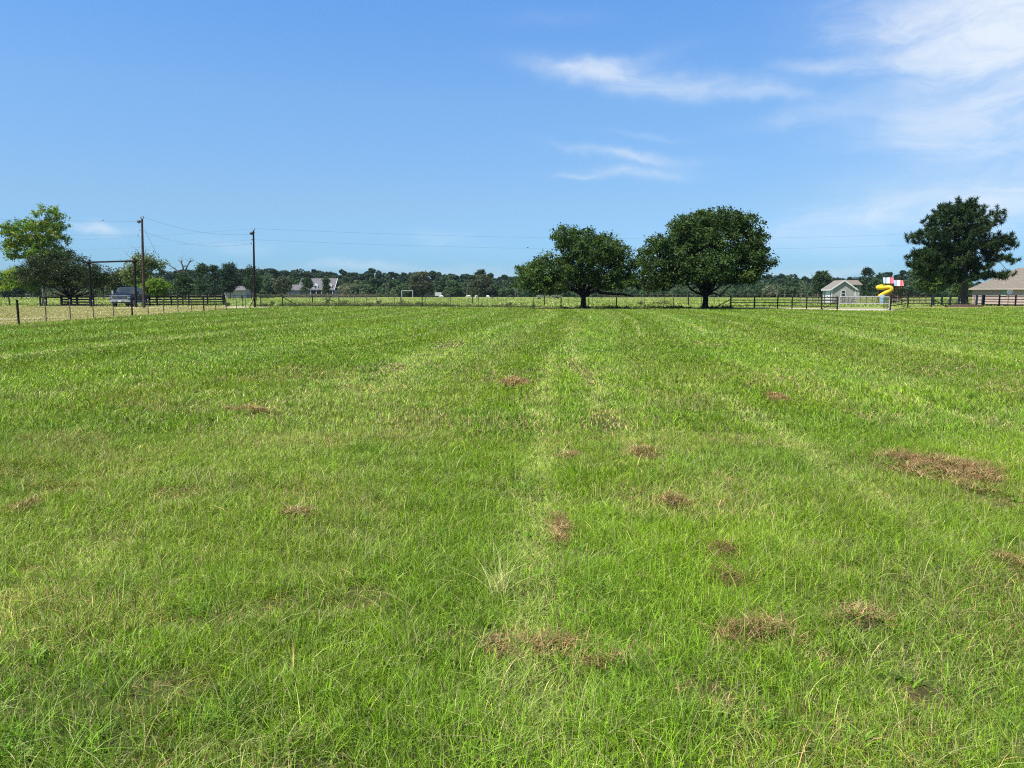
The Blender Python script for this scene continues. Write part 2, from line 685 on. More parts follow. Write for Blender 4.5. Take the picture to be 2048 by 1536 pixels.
def build_ground():
    xs = np.concatenate([[-6000, -3000, -1500, -800, -500, -350, -260, -200, -150], np.arange(-120, -66, 1.2), np.arange(-66, -12, .6), np.arange(-12, 12, 0.2), np.arange(12, 120, .9), [120, 150, 200, 260, 350, 500, 800, 1500, 3000, 6000]])
    ys = np.concatenate([[-3000, -500, -100, -30, -8, -2], np.arange(0, 20, 0.2), np.arange(20, 60, 0.6), np.arange(60, 125, 0.5), np.arange(125, 420, 8), [430, 600, 900, 1500, 3000, 6000]])
    X, Y = np.meshgrid(xs, ys)
    x, y = X.ravel(), Y.ravel()
    z = height(x, y)
    _, dry, past, grav, hue, _s = zones(x, np.maximum(y, 0.5))
    m2 = mask_patches(x, y, [p[:4] for p in PATCHES], 5) * (y < 30)
    inf = _
    dry = np.where(inf > .5, dry * .22 + .35 * sm(y, 25, 70) * dry, dry)
    grav = grav
    nx, ny = len(xs), len(ys)
    i = np.arange(nx * ny).reshape(ny, nx)
    f = np.stack([i[:-1, :-1], i[:-1, 1:], i[1:, 1:], i[1:, :-1]], -1).reshape(-1, 4)
    me = mesh_np('ground', np.stack([x, y, z], 1), f, 4, np.stack([dry, past, grav, hue], 1), smooth=True)
    return tag(link('ground', me, ground_material()), kind='structure')


build_ground()


# ------------------------------------------------------------------ blades of grass
def blades(base, h, wd, lean, az, face, segs, col, droop=0.42):
    """arrays -> verts, quads (ribbon with pointed tip), colours"""
    N = len(h)
    ts = np.linspace(0, 1, segs + 1)
    dirx, diry = np.cos(az), np.sin(az)
    fx, fy = np.cos(face), np.sin(face)
    V = np.zeros((N, (segs + 1) * 2, 3), dtype=np.float32)
    for k, t in enumerate(ts):
        out = h * lean * t ** 1.8
        up = h * (t - droop * lean * t ** 2.2)
        wk = wd * (1.0 - 0.92 * t ** 1.7) * 0.5
        cx = base[:, 0] + dirx * out
        cy = base[:, 1] + diry * out
        cz = base[:, 2] + up
        for j, sgn in enumerate((-1, 1)):
            V[:, k * 2 + j, 0] = cx + fx * wk * sgn
            V[:, k * 2 + j, 1] = cy + fy * wk * sgn
            V[:, k * 2 + j, 2] = cz
    nv = (segs + 1) * 2
    base_i = np.arange(N)[:, None] * nv
    quads = []
    for k in range(segs):
        quads.append(np.stack([base_i[:, 0] + 2 * k, base_i[:, 0] + 2 * k + 1, base_i[:, 0] + 2 * k + 3, base_i[:, 0] + 2 * k + 2], 1))
    F = np.concatenate(quads, 0)
    C = np.repeat(col[:, None, :], nv, 1).reshape(-1, col.shape[1])
    return V.reshape(-1, 3), F, C


def grass_material():
    m = bpy.data.materials.new('grass_blades')
    m.use_nodes = True
    t = NT(m.node_tree)
    for n in list(m.node_tree.nodes):
        m.node_tree.nodes.remove(n)
    at = t.n('ShaderNodeAttribute', attribute_name='col')
    sp = t.n('ShaderNodeSeparateColor')
    t.l(at.outputs['Color'], sp.inputs[0])
    rnd, dry, hue = sp.outputs
    brown = at.outputs['Alpha']
    g = t.mix(hue, (0.272, 0.415, 0.010), (0.155, 0.330, 0.022))
    s = t.mix(rnd, (0.58, 0.52, 0.27), (0.38, 0.38, 0.13))
    c = t.mix(dry, g, s)
    b = t.mix(rnd, (0.33, 0.155, 0.055), (0.66, 0.43, 0.20))
    c = t.mix(brown, c, b)
    hs = t.n('ShaderNodeHueSaturation')
    t.l(c, hs.inputs['Color'])
    t.l(t.m('MULTIPLY_ADD', t.m('POWER', rnd, 1.6), 1.25, 0.38), hs.inputs['Value'])
    c = hs.outputs[0]
    df = t.n('ShaderNodeBsdfDiffuse')
    t.l(c, df.inputs[0])
    tr = t.n('ShaderNodeBsdfTranslucent')
    t.l(t.mix(1.0, c, (1.1, 1.12, 0.6), 'MULTIPLY'), tr.inputs[0])
    gl = t.n('ShaderNodeBsdfGlossy')
    gl.inputs['Roughness'].default_value = 0.5
    gl.inputs[0].default_value = (0.9, 0.95, 0.7, 1)
    m1 = t.n('ShaderNodeMixShader')
    m1.inputs[0].default_value = 0.27
    t.l(df.outputs[0], m1.inputs[1])
    t.l(tr.outputs[0], m1.inputs[2])
    fr = t.n('ShaderNodeFresnel')
    fr.inputs[0].default_value = 1.4
    m2 = t.n('ShaderNodeMixShader')
    t.l(t.m('MULTIPLY', fr.outputs[0], 0.08), m2.inputs[0])
    t.l(m1.outputs[0], m2.inputs[1])
    t.l(gl.outputs[0], m2.inputs[2])
    out = t.n('ShaderNodeOutputMaterial')
    t.l(m2.outputs[0], out.inputs[0])
    return m


GRASS = grass_material()


def grass_band(d0, d1, lai, hmean, segs, wk, wp, name, seed):
    r = np.random.default_rng(seed)
    half = 0.70
    # density per m2 at distance d
    ds = np.linspace(d0, d1, 200)

    def wid(d):
        return wk * np.maximum(1.0, d / 4.0) ** wp
    dens = lai(ds) / (hmean * wid(ds) * 0.55)
    per = dens * (2 * half * ds + 1.6)
    cum = np.concatenate([[0], np.cumsum((per[1:] + per[:-1]) / 2 * np.diff(ds))])
    N = int(cum[-1])
    y = np.interp(r.random(N) * cum[-1], cum, ds)
    x = (r.random(N) * 2 - 1) * (half * y + 0.8)
    # tufting: pull blades towards tuft centres
    cell = 0.055 * 2.0 ** np.floor(np.log2(np.maximum(1, y / 5)))
    tx = np.floor(x / cell) * cell + cell * (0.5 + 0.4 * np.sin(np.floor(x / cell) * 12.9 + np.floor(y / cell) * 78.2))
    ty = np.floor(y / cell) * cell + cell * (0.5 + 0.4 * np.sin(np.floor(x / cell) * 39.3 + np.floor(y / cell) * 11.1))
    k = 0.45 * r.random(N)
    x = x + (tx - x) * k
    y = y + (ty - y) * k
    infield, dry, past, grav, hue, streak = zones(x, y)
    brown = np.maximum(mask_patches(x, y, [p[:4] for p in PATCHES], 5) * (y < 30), 0)
    soft = mask_patches(x, y, SOFTP, 9) * (y < 30)
    leftz = (x < left_x(y)) & (y < 97)
    keep = (infield > r.random(N)) | (leftz & (r.random(N) < 0.5))
    keep &= r.random(N) > brown * 0.88
    keep &= r.random(N) > soft * 0.42
    keep &= r.random(N) > grav
    thin = fbm(x * 2.3, y * 2.3, 91, 3)
    keep &= (r.random(N) < 0.50 + 0.9 * sm(thin, .25, .6)) | (y > 25)
    x, y, dry, hue, brown, soft, streak, leftz = [a[keep] for a in (x, y, dry, hue, brown, soft, streak, leftz)]
    N = len(x)
    z = height(x, y)
    tuft = vnoise(x * 5.5, y * 5.5, 17)
    tallp = fbm(x * .8, y * .8, 19, 3)
    h = hmean * (0.45 + 0.75 * r.random(N) + 0.55 * (tuft - .5)) * (0.75 + 0.7 * tallp)
    h = h * np.where(leftz, 0.6, 1.0) * (1 - 0.5 * soft)
    wd = wid(y) * (0.6 + 0.8 * r.random(N))
    lean = np.clip(r.normal(0.60, 0.42, N), 0.05, 1.7)
    windaz = 2 * math.pi * vnoise(x * 1.3, y * 1.3, 23) * 1.4
    u = x - 0.085 * y + 0.7 * np.sin(y * .09)
    u = u + .5 * (fbm(x * .25, y * .06, 58, 3) - .5)
    stripe = 0.5 + 0.5 * np.tanh(2.2 * np.sin(u * 2 * math.pi / 4.6 + 1.1 * np.sin(u * .41)))
    seam = np.exp(-((np.mod(u + 1.3, 2.6) - 1.3) / 0.16) ** 2) * sm(vnoise(u * .4, y * .12, 55), .30, .55)
    xt = np.interp(y, [5, 8.5, 17.5, 32, 60], [1.05, 1.19, 1.43, 2.4, 5.0]) + .12 * np.sin(y * 1.1)
    xt2 = -4.1 + .1 * y + .1 * np.sin(y * .9)
    for x_, k_ in ((xt, 1.0), (xt2, .7), (xt - 1.75, .35)):
        seam = np.maximum(seam, k_ * np.exp(-((x - x_) / (.14 + .004 * y)) ** 2) * sm(y, 6, 9) * (1 - sm(y, 45, 60)) * (.35 + .9 * vnoise(y * .7, x * 0 + k_ * 9, 5)))
    swath = math.pi / 2 * np.where(stripe > .5, 1, -1) - .085
    azr = np.where(r.random(N) < 0.20, windaz + r.normal(0, .7, N), r.random(N) * 2 * math.pi)
    azr = np.where(r.random(N) < (.06 + .22 * sm(y, 7, 18) - .12 * sm(y, 30, 60)) * (.4 + 1.2 * vnoise(u * .19, y * .03, 77)), swath + r.normal(0, .5, N), azr)
    h = h * (1 - .35 * seam)
    longb = r.random(N) < 0.022
    h = np.where(longb, h * 1.7, h)
    lean = np.where(longb, lean + 0.55, lean)
    face = r.random(N) * math.pi
    rnd = r.random(N)
    rnd = .5 + (rnd - .5) * (1 - .5 * sm(y, 12, 50))
    thin_ = 1 - sm(fbm(x * 2.3, y * 2.3, 91, 3), .28, .5)
    that = sm(fbm(x * .9, y * .9, 95, 4), .50, .68) * (y < 16)
    dd = np.clip(dry * 0.75 + 0.6 * soft + .3 * thin_ + .45 * that + .9 * seam, 0, 1)
    isdry = (r.random(N) < dd * 0.48 + 0.045 + .5 * leftz) | (longb & (r.random(N) < .4))
    dcol = np.where(isdry, 0.65 + 0.35 * r.random(N), dry * 0.15 + .35 * (r.random(N) < .12))
    hcol = np.clip(hue * .6 + 0.35 * r.random(N) + (stripe - .5) * (0.24 * sm(y, 5, 14) - .12 * sm(y, 30, 60)), 0, 1)
    bcol = np.where((r.random(N) < 0.06 + 0.5 * soft + 0.7 * brown + .25 * that) & isdry, 0.9, 0.0)
    C = np.stack([np.clip(rnd * (0.90 + .10 * stripe) + .22 * seam, 0, 1), dcol, hcol, bcol], 1)
    V, F, Cc = blades(np.stack([x, y, z - 0.004], 1), h, wd, lean, azr, face, segs, C)
    me = mesh_np(name, V, F, 4, Cc)
    o = link(name, me, GRASS)
    tag(o, kind='stuff')
    print(name, N)
    return N


NB = 0
NB += grass_band(2.0, 8.0, lambda d: 2.1 + 0 * d, 0.078, 4, 0.0031, 0.60, 'grass', 101)
NB += grass_band(8.0, 26.0, lambda d: 1.25 - 0.03 * (d - 8), 0.085, 2, 0.0038, 0.95, 'grass', 102)
NB += grass_band(26.0, 97.0, lambda d: np.maximum(0.5 - 0.005 * (d - 26), 0.18), 0.10, 1, 0.0042, 1.0, 'grass', 103)
print('blades', NB)


def long_tufts():
    """longer darker tufts standing here and there in the near grass"""
    r = np.random.default_rng(171)
    M = 260
    ty = 2.3 + 13 * r.random(M) ** 1.25
    tx = (r.random(M) * 2 - 1) * (.7 * ty + .3)
    fixed = [(2005, 1112), (1562, 1245), (405, 1232), (560, 1185), (480, 1440), (1340, 1400), (720, 905), (760, 915), (1700, 1290), (250, 1180), (930, 1290), (1250, 1350), (1900, 1250)]
    for i, (a, b) in enumerate(fixed):
        g = G(a, b)
        tx[i], ty[i] = g.x, g.y
    n = 70
    rep_ = np.repeat(np.arange(M), n)
    sz = (.5 + .9 * r.random(M))
    sz[:len(fixed)] = 1.3
    x = tx[rep_] + r.normal(0, .045, M * n) * sz[rep_]
    y = ty[rep_] + r.normal(0, .045, M * n) * sz[rep_]
    N = len(x)
    h = (.09 + .10 * r.random(N)) * sz[rep_]
    hue_ = r.random(M)
    isdry = r.random(N) < (.08 + .35 * (hue_[rep_] < .2))
    C = np.stack([r.random(N) * .85, np.where(isdry, .9, .05), np.clip(.55 + .45 * hue_[rep_], 0, 1), np.zeros(N)], 1)
    z = height(x, y) - .004
    V, F, Cc = blades(np.stack([x, y, z], 1), h, (.0032 * np.maximum(1, y / 4) ** .7) * (.7 + .6 * r.random(N)), np.clip(r.normal(.75, .4, N), .1, 1.7), r.random(N) * 6.28, r.random(N) * 3.14, 4, C)
    tag(link('grass', mesh_np('grass', V, F, 4, Cc), GRASS), kind='stuff')


long_tufts()


def field_weeds():
    r = np.random.default_rng(191)
    # seed stalks
    N = 1500
    y = 2.3 + 24 * r.random(N) ** 1.4
    x = (r.random(N) * 2 - 1) * (.7 * y + .3)
    z = height(x, y)
    C = np.stack([.5 + .5 * r.random(N), np.full(N, .85), r.random(N), np.where(r.random(N) < .15, .8, 0)], 1)
    V1, F1, C1 = blades(np.stack([x, y, z], 1), .14 + .14 * r.random(N), .0018 * np.maximum(1, y / 3.2) ** .8, np.clip(r.normal(.45, .4, N), .02, 1.6), r.random(N) * 6.28, r.random(N) * 3.14, 4, C)
    # broad leaved rosettes
    M = 420
    ty = 2.3 + 16 * r.random(M) ** 1.3
    tx = (r.random(M) * 2 - 1) * (.7 * ty + .3)
    n = 9
    q = np.repeat(np.arange(M), n)
    x, y = tx[q] + r.normal(0, .012, M * n), ty[q] + r.normal(0, .012, M * n)
    N = len(x)
    sz = (.6 + .8 * r.random(M))[q]
    a = r.random(N) * 6.28
    C = np.stack([.15 + .5 * r.random(N), np.full(N, .0), np.clip(.7 + .3 * r.random(N), 0, 1), np.zeros(N)], 1)
    V2, F2, C2 = blades(np.stack([x, y, height(x, y)], 1), (.03 + .03 * r.random(N)) * sz, .011 * sz, .6 + .9 * r.random(N), a, a + 1.57, 3, C, .3)
    tag(link('weeds', mesh_np('weeds', np.concatenate([V1, V2]), np.concatenate([F1, F2 + len(V1)]), 4, np.concatenate([C1, C2])), GRASS), kind='stuff')


field_weeds()


def pasture_tufts():
    r = np.random.default_rng(131)
    N = 90000
    y = 88 + 190 * r.random(N) ** 1.3
    x = (r.random(N) * 2 - 1) * .7 * y
    infield, dry, past, grav, hue, streak = zones(x, y)
    k = (past > .5 * r.random(N)) & (r.random(N) < .25 + 1.1 * sm(fbm(x * .12, y * .05, 5, 3), .4, .62))
    x, y = x[k], y[k]
    N = len(x)
    big = fbm(x * .08, y * .03, 8, 3)
    C = np.stack([r.random(N) * .7, np.where(r.random(N) < .3, .8, .1 + .2 * big), .15 + .5 * big, np.zeros(N)], 1)
    V, F, Cc = blades(np.stack([x, y, np.full(N, -.02)], 1), .10 + .22 * r.random(N), .10 + .16 * r.random(N), .3 + .6 * r.random(N), r.random(N) * 6.28, r.random(N) * 3.14, 1, C)
    tag(link('pasture_grass', mesh_np('pasture_grass', V, F, 4, Cc), GRASS), kind='stuff')


pasture_tufts()


# brown heaps of cut grass
def heap(p, label, seed):
    r = np.random.default_rng(seed)
    cx, cy, hx, hy = patch_m(p)
    hx, hy = max(hx, .05) * 1.35, max(hy, .06) * 1.25
    N = int(min(16000, max(500, hx * hy * math.pi * 14000)))
    lx, ly = (r.random(N) * 2 - 1) * hx * 1.6, (r.random(N) * 2 - 1) * hy * 1.6
    x, y = cx + lx, cy + ly
    q = (lx / hx) ** 2 + (ly / hy) ** 2 + (fbm(x * 5.5, y * 5.5, 5, 3) - 0.5) * 1.9
    keep = (1 - sm(q, 0.45, 1.5)) > r.random(N)
    lx, ly, x, y, q = lx[keep], ly[keep], x[keep], y[keep], q[keep]
    N = len(x)
    lump = fbm(x * 6, y * 6, 4, 2)
    z = height(x, y) + 0.012 + np.clip(1 - q, 0, 1) * min(0.035 if p[4] else 0.07, hx * .3) * lump * 1.5 + r.random(N) * 0.03
    h = 0.018 + 0.03 * r.random(N)
    wd = 0.0034 * max(1.0, cy / 4) * (0.6 + .8 * r.random(N))
    lean = 1.6 + 1.6 * r.random(N)
    up_ = r.random(N) < .05
    h = np.where(up_, .05 + .07 * r.random(N), h)
    lean = np.where(up_, .6 + .6 * r.random(N), lean)
    az_ = r.random(N) * 2 * math.pi
    C = np.stack([.85 * r.random(N) * np.clip(lump * 1.5, .15, .9), 0.4 + .6 * r.random(N), r.random(N), np.where(r.random(N) < .74 + .2 * (lump < .5), 1.0, 0.0)], 1)
    B = np.stack([lx, ly, z], 1)
    V, F, Cc = blades(B, h, wd, lean, az_, az_ + math.pi / 2, 2, C, .16)
    me = mesh_np('dead_grass_heap', V, F, 4, Cc)
    o = link('dead_grass_heap', me, GRASS)
    o.location = (cx, cy, 0)
    tag(o, label, 'dead grass', 'heaps of brown cut grass lying on the mown field')


HL = ['widest flat heap of reddish brown cut grass, far to the right in the field',
      'thick reddish brown cut grass heap beside a dark green tuft, lower right of the field',
      'small light brown heap of straw stalks just right of the thick reddish heap',
      'reddish brown cut grass heap below the pale tuft of tall straw stalks',
      'long low brown heap with a dark underside, right of the heap below the straw tuft',
      'small round brown cut grass heap midway up the field right of centre',
      'narrow upright brown heap just above and right of the tall straw tuft',
      'thin dark brown heap left of a small tan tuft row, upper middle of the field',
      'tiny tan heap of dead grass, left of the thin dark brown heap',
      'small brown heap in the middle distance, farthest heap along the field centre',
      'long very thin line of brown cut grass in the left middle distance',
      'small reddish brown heap near the left edge of the photograph',
      'faint flat brown heap in green grass left of the field centre',
      'brown heap cut off by the right edge of the photograph',
      'upper of two loose brown heaps above the thick reddish heap',
      'lower of two loose brown heaps above the thick reddish heap',
      'small pale brown heap in the right middle distance',
      'dark brown matted heap left of the reddish heap below the straw tuft']
for i, (p, l) in enumerate(zip(PATCHES, HL)):
    heap(p, l, 300 + i)


def straw_tuft(px, py, label, n, reach, seed):
    r = np.random.default_rng(seed)
    c = G(px, py)
    B = np.stack([r.normal(0, .035, n), r.normal(0, .03, n), np.full(n, float(height(np.array([c.x]), np.array([c.y]))[0]))], 1)
    h = reach * (0.35 + 0.75 * r.random(n))
    lean = np.clip(r.normal(.6, .5, n), .05, 1.5)
    a = r.random(n) * 2 * math.pi
    C = np.stack([.6 + r.random(n) * .4, np.full(n, .95), r.random(n), np.zeros(n)], 1)
    V, F, Cc = blades(B, h, 0.0030 + .0020 * r.random(n), lean, a, r.random(n) * 3.14, 4, C, .25)
    me = mesh_np('dry_grass_tuft', V, F, 4, Cc)
    o = link('dry_grass_tuft', me, GRASS)
    o.location = (c.x, c.y, 0)
    tag(o, label, 'dry grass')


straw_tuft(1000, 1185, 'tall fan of pale straw stalks standing out of the green grass at centre', 80, 0.27, 1)

# ------------------------------------------------------------------ foliage
def leaves(centers, normals, size, aspect, col, r, curl=0.0):
    """diamond shaped leaf faces"""
    N = len(centers)
    n = normals / np.maximum(np.linalg.norm(normals, axis=1, keepdims=True), 1e-6)
    a = r.normal(size=(N, 3))
    t = np.cross(n, a)
    t /= np.maximum(np.linalg.norm(t, axis=1, keepdims=True), 1e-6)
    b = np.cross(n, t)
    L = (size * 0.5)[:, None]
    W = L * aspect
    V = np.stack([centers - t * L, centers + b * W + n * L * .15, centers + t * L, centers - b * W + n * L * .15], 1).reshape(-1, 3)
    F = np.arange(N * 4).reshape(N, 4)
    return V, F, np.repeat(col[:, None, :], 4, 1).reshape(-1, col.shape[1])


def crown_mesh(name, lobes, per_m2, leaf, clump_r, matl, parent, seed, aspect=.6, needles=False, inner=0.25, leaves_per=45, spiky=0.0, updir=0.5, gap=0.0):
    """lobes: (centre, rx, ry, rz). Clumps of leaves spread over and inside each lobe."""
    r = np.random.default_rng(seed)
    CL, NR, KR = [], [], []
    for (c, rx, ry, rz) in lobes:
        area = 4 * math.pi * ((rx * ry) ** 1.6 / 3 + (rx * rz) ** 1.6 / 3 + (ry * rz) ** 1.6 / 3) ** (1 / 1.6)
        n = max(3, int(area * per_m2))
        d = r.normal(size=(n, 3))
        d /= np.linalg.norm(d, axis=1, keepdims=True)
        rad = np.where(r.random(n) < inner, 0.3 + .5 * r.random(n), 0.82 + 0.26 * r.random(n))
        if spiky:
            rad = rad * (1 + spiky * np.maximum(0, r.normal(size=n)) * (d[:, 2] > -0.2))
        p = d * np.array([rx, ry, rz]) * rad[:, None] + np.array(c)
        if gap:
            k = fbm(p[:, 0] * .55 + p[:, 1] * .3, p[:, 2] * .55 + p[:, 1] * .2, seed, 2) > gap
            p, d = p[k], d[k]
        CL.append(p)
        NR.append(d)
    CL, NR = np.concatenate(CL), np.concatenate(NR)
    M = len(CL)
    cr_ = clump_r * (0.6 + 0.8 * r.random(M))
    tone = r.random(M)
    hue = r.random(M)
    rep = np.repeat(np.arange(M), leaves_per)
    N = len(rep)
    if needles:
        dd = r.normal(size=(N, 3))
        dd[:, 2] = dd[:, 2] + 0.5
        dd /= np.linalg.norm(dd, axis=1, keepdims=True)
        stem = (NR[rep] + np.array([0, 0, .6]))
        stem /= np.linalg.norm(stem, axis=1, keepdims=True)
        base = CL[rep] + stem * ((r.random(N) - .5) * cr_[rep] * 1.2)[:, None]
        L = leaf * (0.6 + .8 * r.random(N))
        tip = base + dd * L[:, None]
        side = np.cross(dd, r.normal(size=(N, 3)))
        side /= np.maximum(np.linalg.norm(side, axis=1, keepdims=True), 1e-6)
        wv = side * (L * aspect * .5)[:, None]
        V = np.stack([base - wv, base + wv, tip + wv * .5, tip - wv * .5], 1).reshape(-1, 3)
        F = np.arange(N * 4).reshape(N, 4)
        C = np.stack([0.6 * tone[rep] + .4 * r.random(N), hue[rep], 0.5 * tone[rep] + .5 * r.random(N)], 1)
        C = np.repeat(C[:, None, :], 4, 1).reshape(-1, 3)
    else:
        off = r.normal(size=(N, 3)) * np.array([.55, .55, .38]) * cr_[rep][:, None]
        pos = CL[rep] + off
        nrm = NR[rep] * .5 + np.array([0, 0, updir]) + r.normal(size=(N, 3)) * .75
        size = leaf * (0.55 + .9 * r.random(N))
        C = np.stack([0.6 * tone[rep] + .4 * r.random(N), hue[rep], 0.5 * tone[rep] + .5 * r.random(N)], 1)
        V, F, C = leaves(pos, nrm, size, aspect, C, r)
    o3 = np.array(parent.location) if parent is not None else np.zeros(3)
    me = mesh_np(name, V - o3, F, 4, C)
    return link(name, me, matl, parent)


BARK = mat('bark', (0.075, 0.060, 0.048), .95, .1, .3, 5, bump=.6, stretch=(1, 1, .3))
BARK_PALE = mat('bark_pale', (0.22, 0.19, 0.155), .95, .1, .3, 4, bump=.5, stretch=(1, 1, .3))
BARK_DARK = mat('bark_dark', (0.030, 0.026, 0.024), .95, .1, .3, 5, bump=.6, stretch=(1, 1, .3))


def wiggle(a, b, n, amp, r, rise=0.0):
    pts = []
    a, b = Vector(a), Vector(b)
    L = (b - a).length
    for i in range(n + 1):
        t = i / n
        p = a.lerp(b, t)
        k = math.sin(math.pi * t)
        p += Vector((r.uniform(-1, 1), r.uniform(-1, 1), r.uniform(-1, 1))) * amp * L * k
        p.z += rise * L * k
        pts.append(p)
    return pts


def trunk_mesh(parent, base, fork, r0, r1, lobes, matl, seed, limb_r=0.5, nlimb=14, extra=None, twigs=2):
    rr = random.Random(seed)
    o = Vector(parent.location)
    m = MB()
    base, fork = Vector(base) - o, Vector(fork) - o
    pts = [base + Vector((0, 0, -0.15)), base + Vector((0, 0, .12)), base.lerp(fork, .3), base.lerp(fork, .65), fork]
    for q in pts[2:4]:
        q.x += rr.uniform(-.3, .3) * r0
    m.tube(pts, [r0 * 1.5, r0 * 1.18, r0 * .95, r1 * 1.04, r1], 12)
    ls = list(lobes)
    rr.shuffle(ls)
    for (c, rx, ry, rz) in ls[:nlimb]:
        e = Vector(c) - o + Vector((rr.uniform(-.4, .4) * rx, rr.uniform(-.3, .3) * ry, rr.uniform(-.3, .2) * rz))
        w_ = wiggle(fork - Vector((0, 0, .1)), e, 5, .06, rr, rise=-.08 if e.z > fork.z + 1.5 else 0.05)
        r_ = r1 * limb_r * rr.uniform(.7, 1.1)
        m.tube(w_, [r_ * (1 - .8 * i / 5) for i in range(6)], 7)
        for _ in range(twigs):
            j = rr.randint(2, 4)
            e2 = w_[j] + Vector((rr.uniform(-1, 1) * rx, rr.uniform(-1, 1) * ry, rr.uniform(-.2, .9) * rz))
            m.tube(wiggle(w_[j], e2, 3, .08, rr), [r_ * .4, r_ * .3, r_ * .2, r_ * .08], 5)
    if extra:
        for pts, r_ in extra:
            m.tube([Vector(p) - o for p in pts], r_, 8)
    return m.build('trunk', matl, parent, smooth=True)


def px_lobes(d, lst, depth=1.0, spread=0.0, seed=0, fit=1.0):
    """lobes written as (px, py, half width px, half height px[, depth offset m])"""
    rr = random.Random(seed)
    out = []
    for q in lst:
        off = q[4] if len(q) > 4 else 0.0
        dd = d + off
        k = S(dd) * fit
        c = P(q[0], q[1], dd)
        out.append((c, q[2] * k, max(q[2], q[3]) * k * depth, q[3] * k))
        if spread:
            for sg in (-1, 1):
                f = rr.uniform(.6, 1.0)
                c2 = P(q[0] + rr.uniform(-.3, .3) * q[2], q[1] + rr.uniform(-.1, .35) * q[3], dd)
                c2.y += sg * spread * f
                out.append((c2, q[2] * k * .85, q[2] * k * .85 * depth, q[3] * k * .85))
    return out


OAK = leaf_mat('oak_leaf', (0.046, 0.085, 0.020), (0.072, 0.128, 0.026), (0.10, 0.165, 0.032), .28, .12)
OAK2 = leaf_mat('oak_leaf_broad', (0.042, 0.082, 0.021), (0.066, 0.120, 0.027), (0.088, 0.145, 0.030), .28, .14)
LIVEOAK = leaf_mat('live_oak_leaf', (0.030, 0.052, 0.018), (0.046, 0.074, 0.024), (0.072, 0.090, 0.036), .15, .08)
BRIGHT = leaf_mat('bright_leaf', (0.10, 0.22, 0.034), (0.18, 0.30, 0.034), (0.30, 0.36, 0.036), .45, .10)
PINE = leaf_mat('pine_needles', (0.026, 0.052, 0.023), (0.040, 0.075, 0.026), (0.060, 0.095, 0.030), .12, .10)
WOODP = leaf_mat('far_pine_leaf', (0.021, 0.044, 0.026), (0.033, 0.062, 0.031), (0.046, 0.078, 0.035), .12, .05)
WOODB = leaf_mat('far_broad_leaf', (0.032, 0.068, 0.026), (0.053, 0.098, 0.033), (0.072, 0.110, 0.043), .2, .05)
OLIVE = leaf_mat('olive_leaf', (0.062, 0.085, 0.040), (0.095, 0.120, 0.055), (0.14, 0.14, 0.085), .2, .08)
PALE = leaf_mat('pale_leaf', (0.15, 0.18, 0.11), (0.22, 0.24, 0.15), (0.26, 0.26, 0.19), .2, .08)
LIGHTG = leaf_mat('light_green_leaf', (0.11, 0.16, 0.055), (0.17, 0.22, 0.075), (0.22, 0.26, 0.10), .3, .08)
WEED = leaf_mat('weed_leaf', (0.060, 0.095, 0.035), (0.10, 0.14, 0.045), (0.20, 0.18, 0.09), .25, .1)


def tree(name, label, cat, basepx, d, lobes_px, matl, bark=BARK, leaf=.2, clump=.5, per=1.0, n=45, r0=.3, fork_py=None, spread=0, seed=1, group=None, needles=False, aspect=.6, inner=.25, spiky=0, nlimb=12, limb_r=.5, extra=None, depth=1.0, gap=0, updir=.5, crown_name='crown', fit=1.0):
    b = P(basepx, HORIZON, d)
    b.z = 0
    root = empty(name, b)
    tag(root, label, cat, group)
    lob = px_lobes(d, lobes_px, depth, spread, seed, fit)
    fork = P(basepx, fork_py, d) if fork_py else Vector((b.x, b.y, min(c.z for c, *_ in lob)))
    trunk_mesh(root, b, fork, r0, r0 * .8, lob, bark, seed, limb_r, nlimb, extra)
    crown_mesh(crown_name, lob, per, leaf, clump, matl, root, seed, aspect, needles, inner, n, spiky, updir, gap)
    return root


# --- the two big oaks by the far fence
d1 = 78.4
k1 = lambda *pts: [P(a, b, d1 + c) for a, b, c in pts]
tree('oak_tree', 'spreading oak with a long low limb reaching right, left of the rounder oak', 'tree', 1167, d1, [
    (1060, 541, 28, 22), (1050, 565, 20, 16), (1090, 560, 34, 26), (1095, 525, 26, 16), (1130, 480, 20, 22), (1118, 468, 12, 14), (1150, 505, 36, 34), (1148, 470, 14, 14),
    (1175, 480, 22, 18), (1195, 505, 34, 32), (1215, 485, 22, 16), (1235, 512, 28, 30), (1250, 540, 24, 24), (1215, 550, 36, 24), (1168, 545, 30, 22), (1125, 540, 32, 24),
    (1268, 560, 16, 16), (1235, 566, 20, 12), (1075, 576, 16, 9), (1110, 572, 22, 9)],
    OAK, BARK_DARK, leaf=.22, clump=.46, per=1.05, n=50, r0=.29, fork_py=587, spread=3.2, seed=11, fit=.93, spiky=.14, nlimb=16, limb_r=.42, inner=.2,
    extra=[(k1((1165, 590, 0), (1156, 583, -.3), (1146, 579, -.6), (1136, 574, -1), (1129, 565, -1.2), (1118, 558, -1.3)), [.24, .22, .2, .18, .13, .06]),
           (k1((1170, 592, 0), (1180, 585, -.4), (1192, 581, -.8), (1205, 586, -1), (1225, 588, -1.2), (1248, 589, -1.4), (1268, 592, -1.5)), [.2, .18, .16, .15, .13, .1, .05]),
           (k1((1169, 588, 0), (1178, 578, .2), (1190, 565, .3), (1200, 548, .3)), [.22, .18, .14, .08]),
           (k1((1167, 588, 0), (1165, 565, .2), (1163, 535, .2), (1170, 500, .2)), [.27, .24, .18, .08])])
d2 = 79.2
k2 = lambda *pts: [P(a, b, d2 + c) for a, b, c in pts]
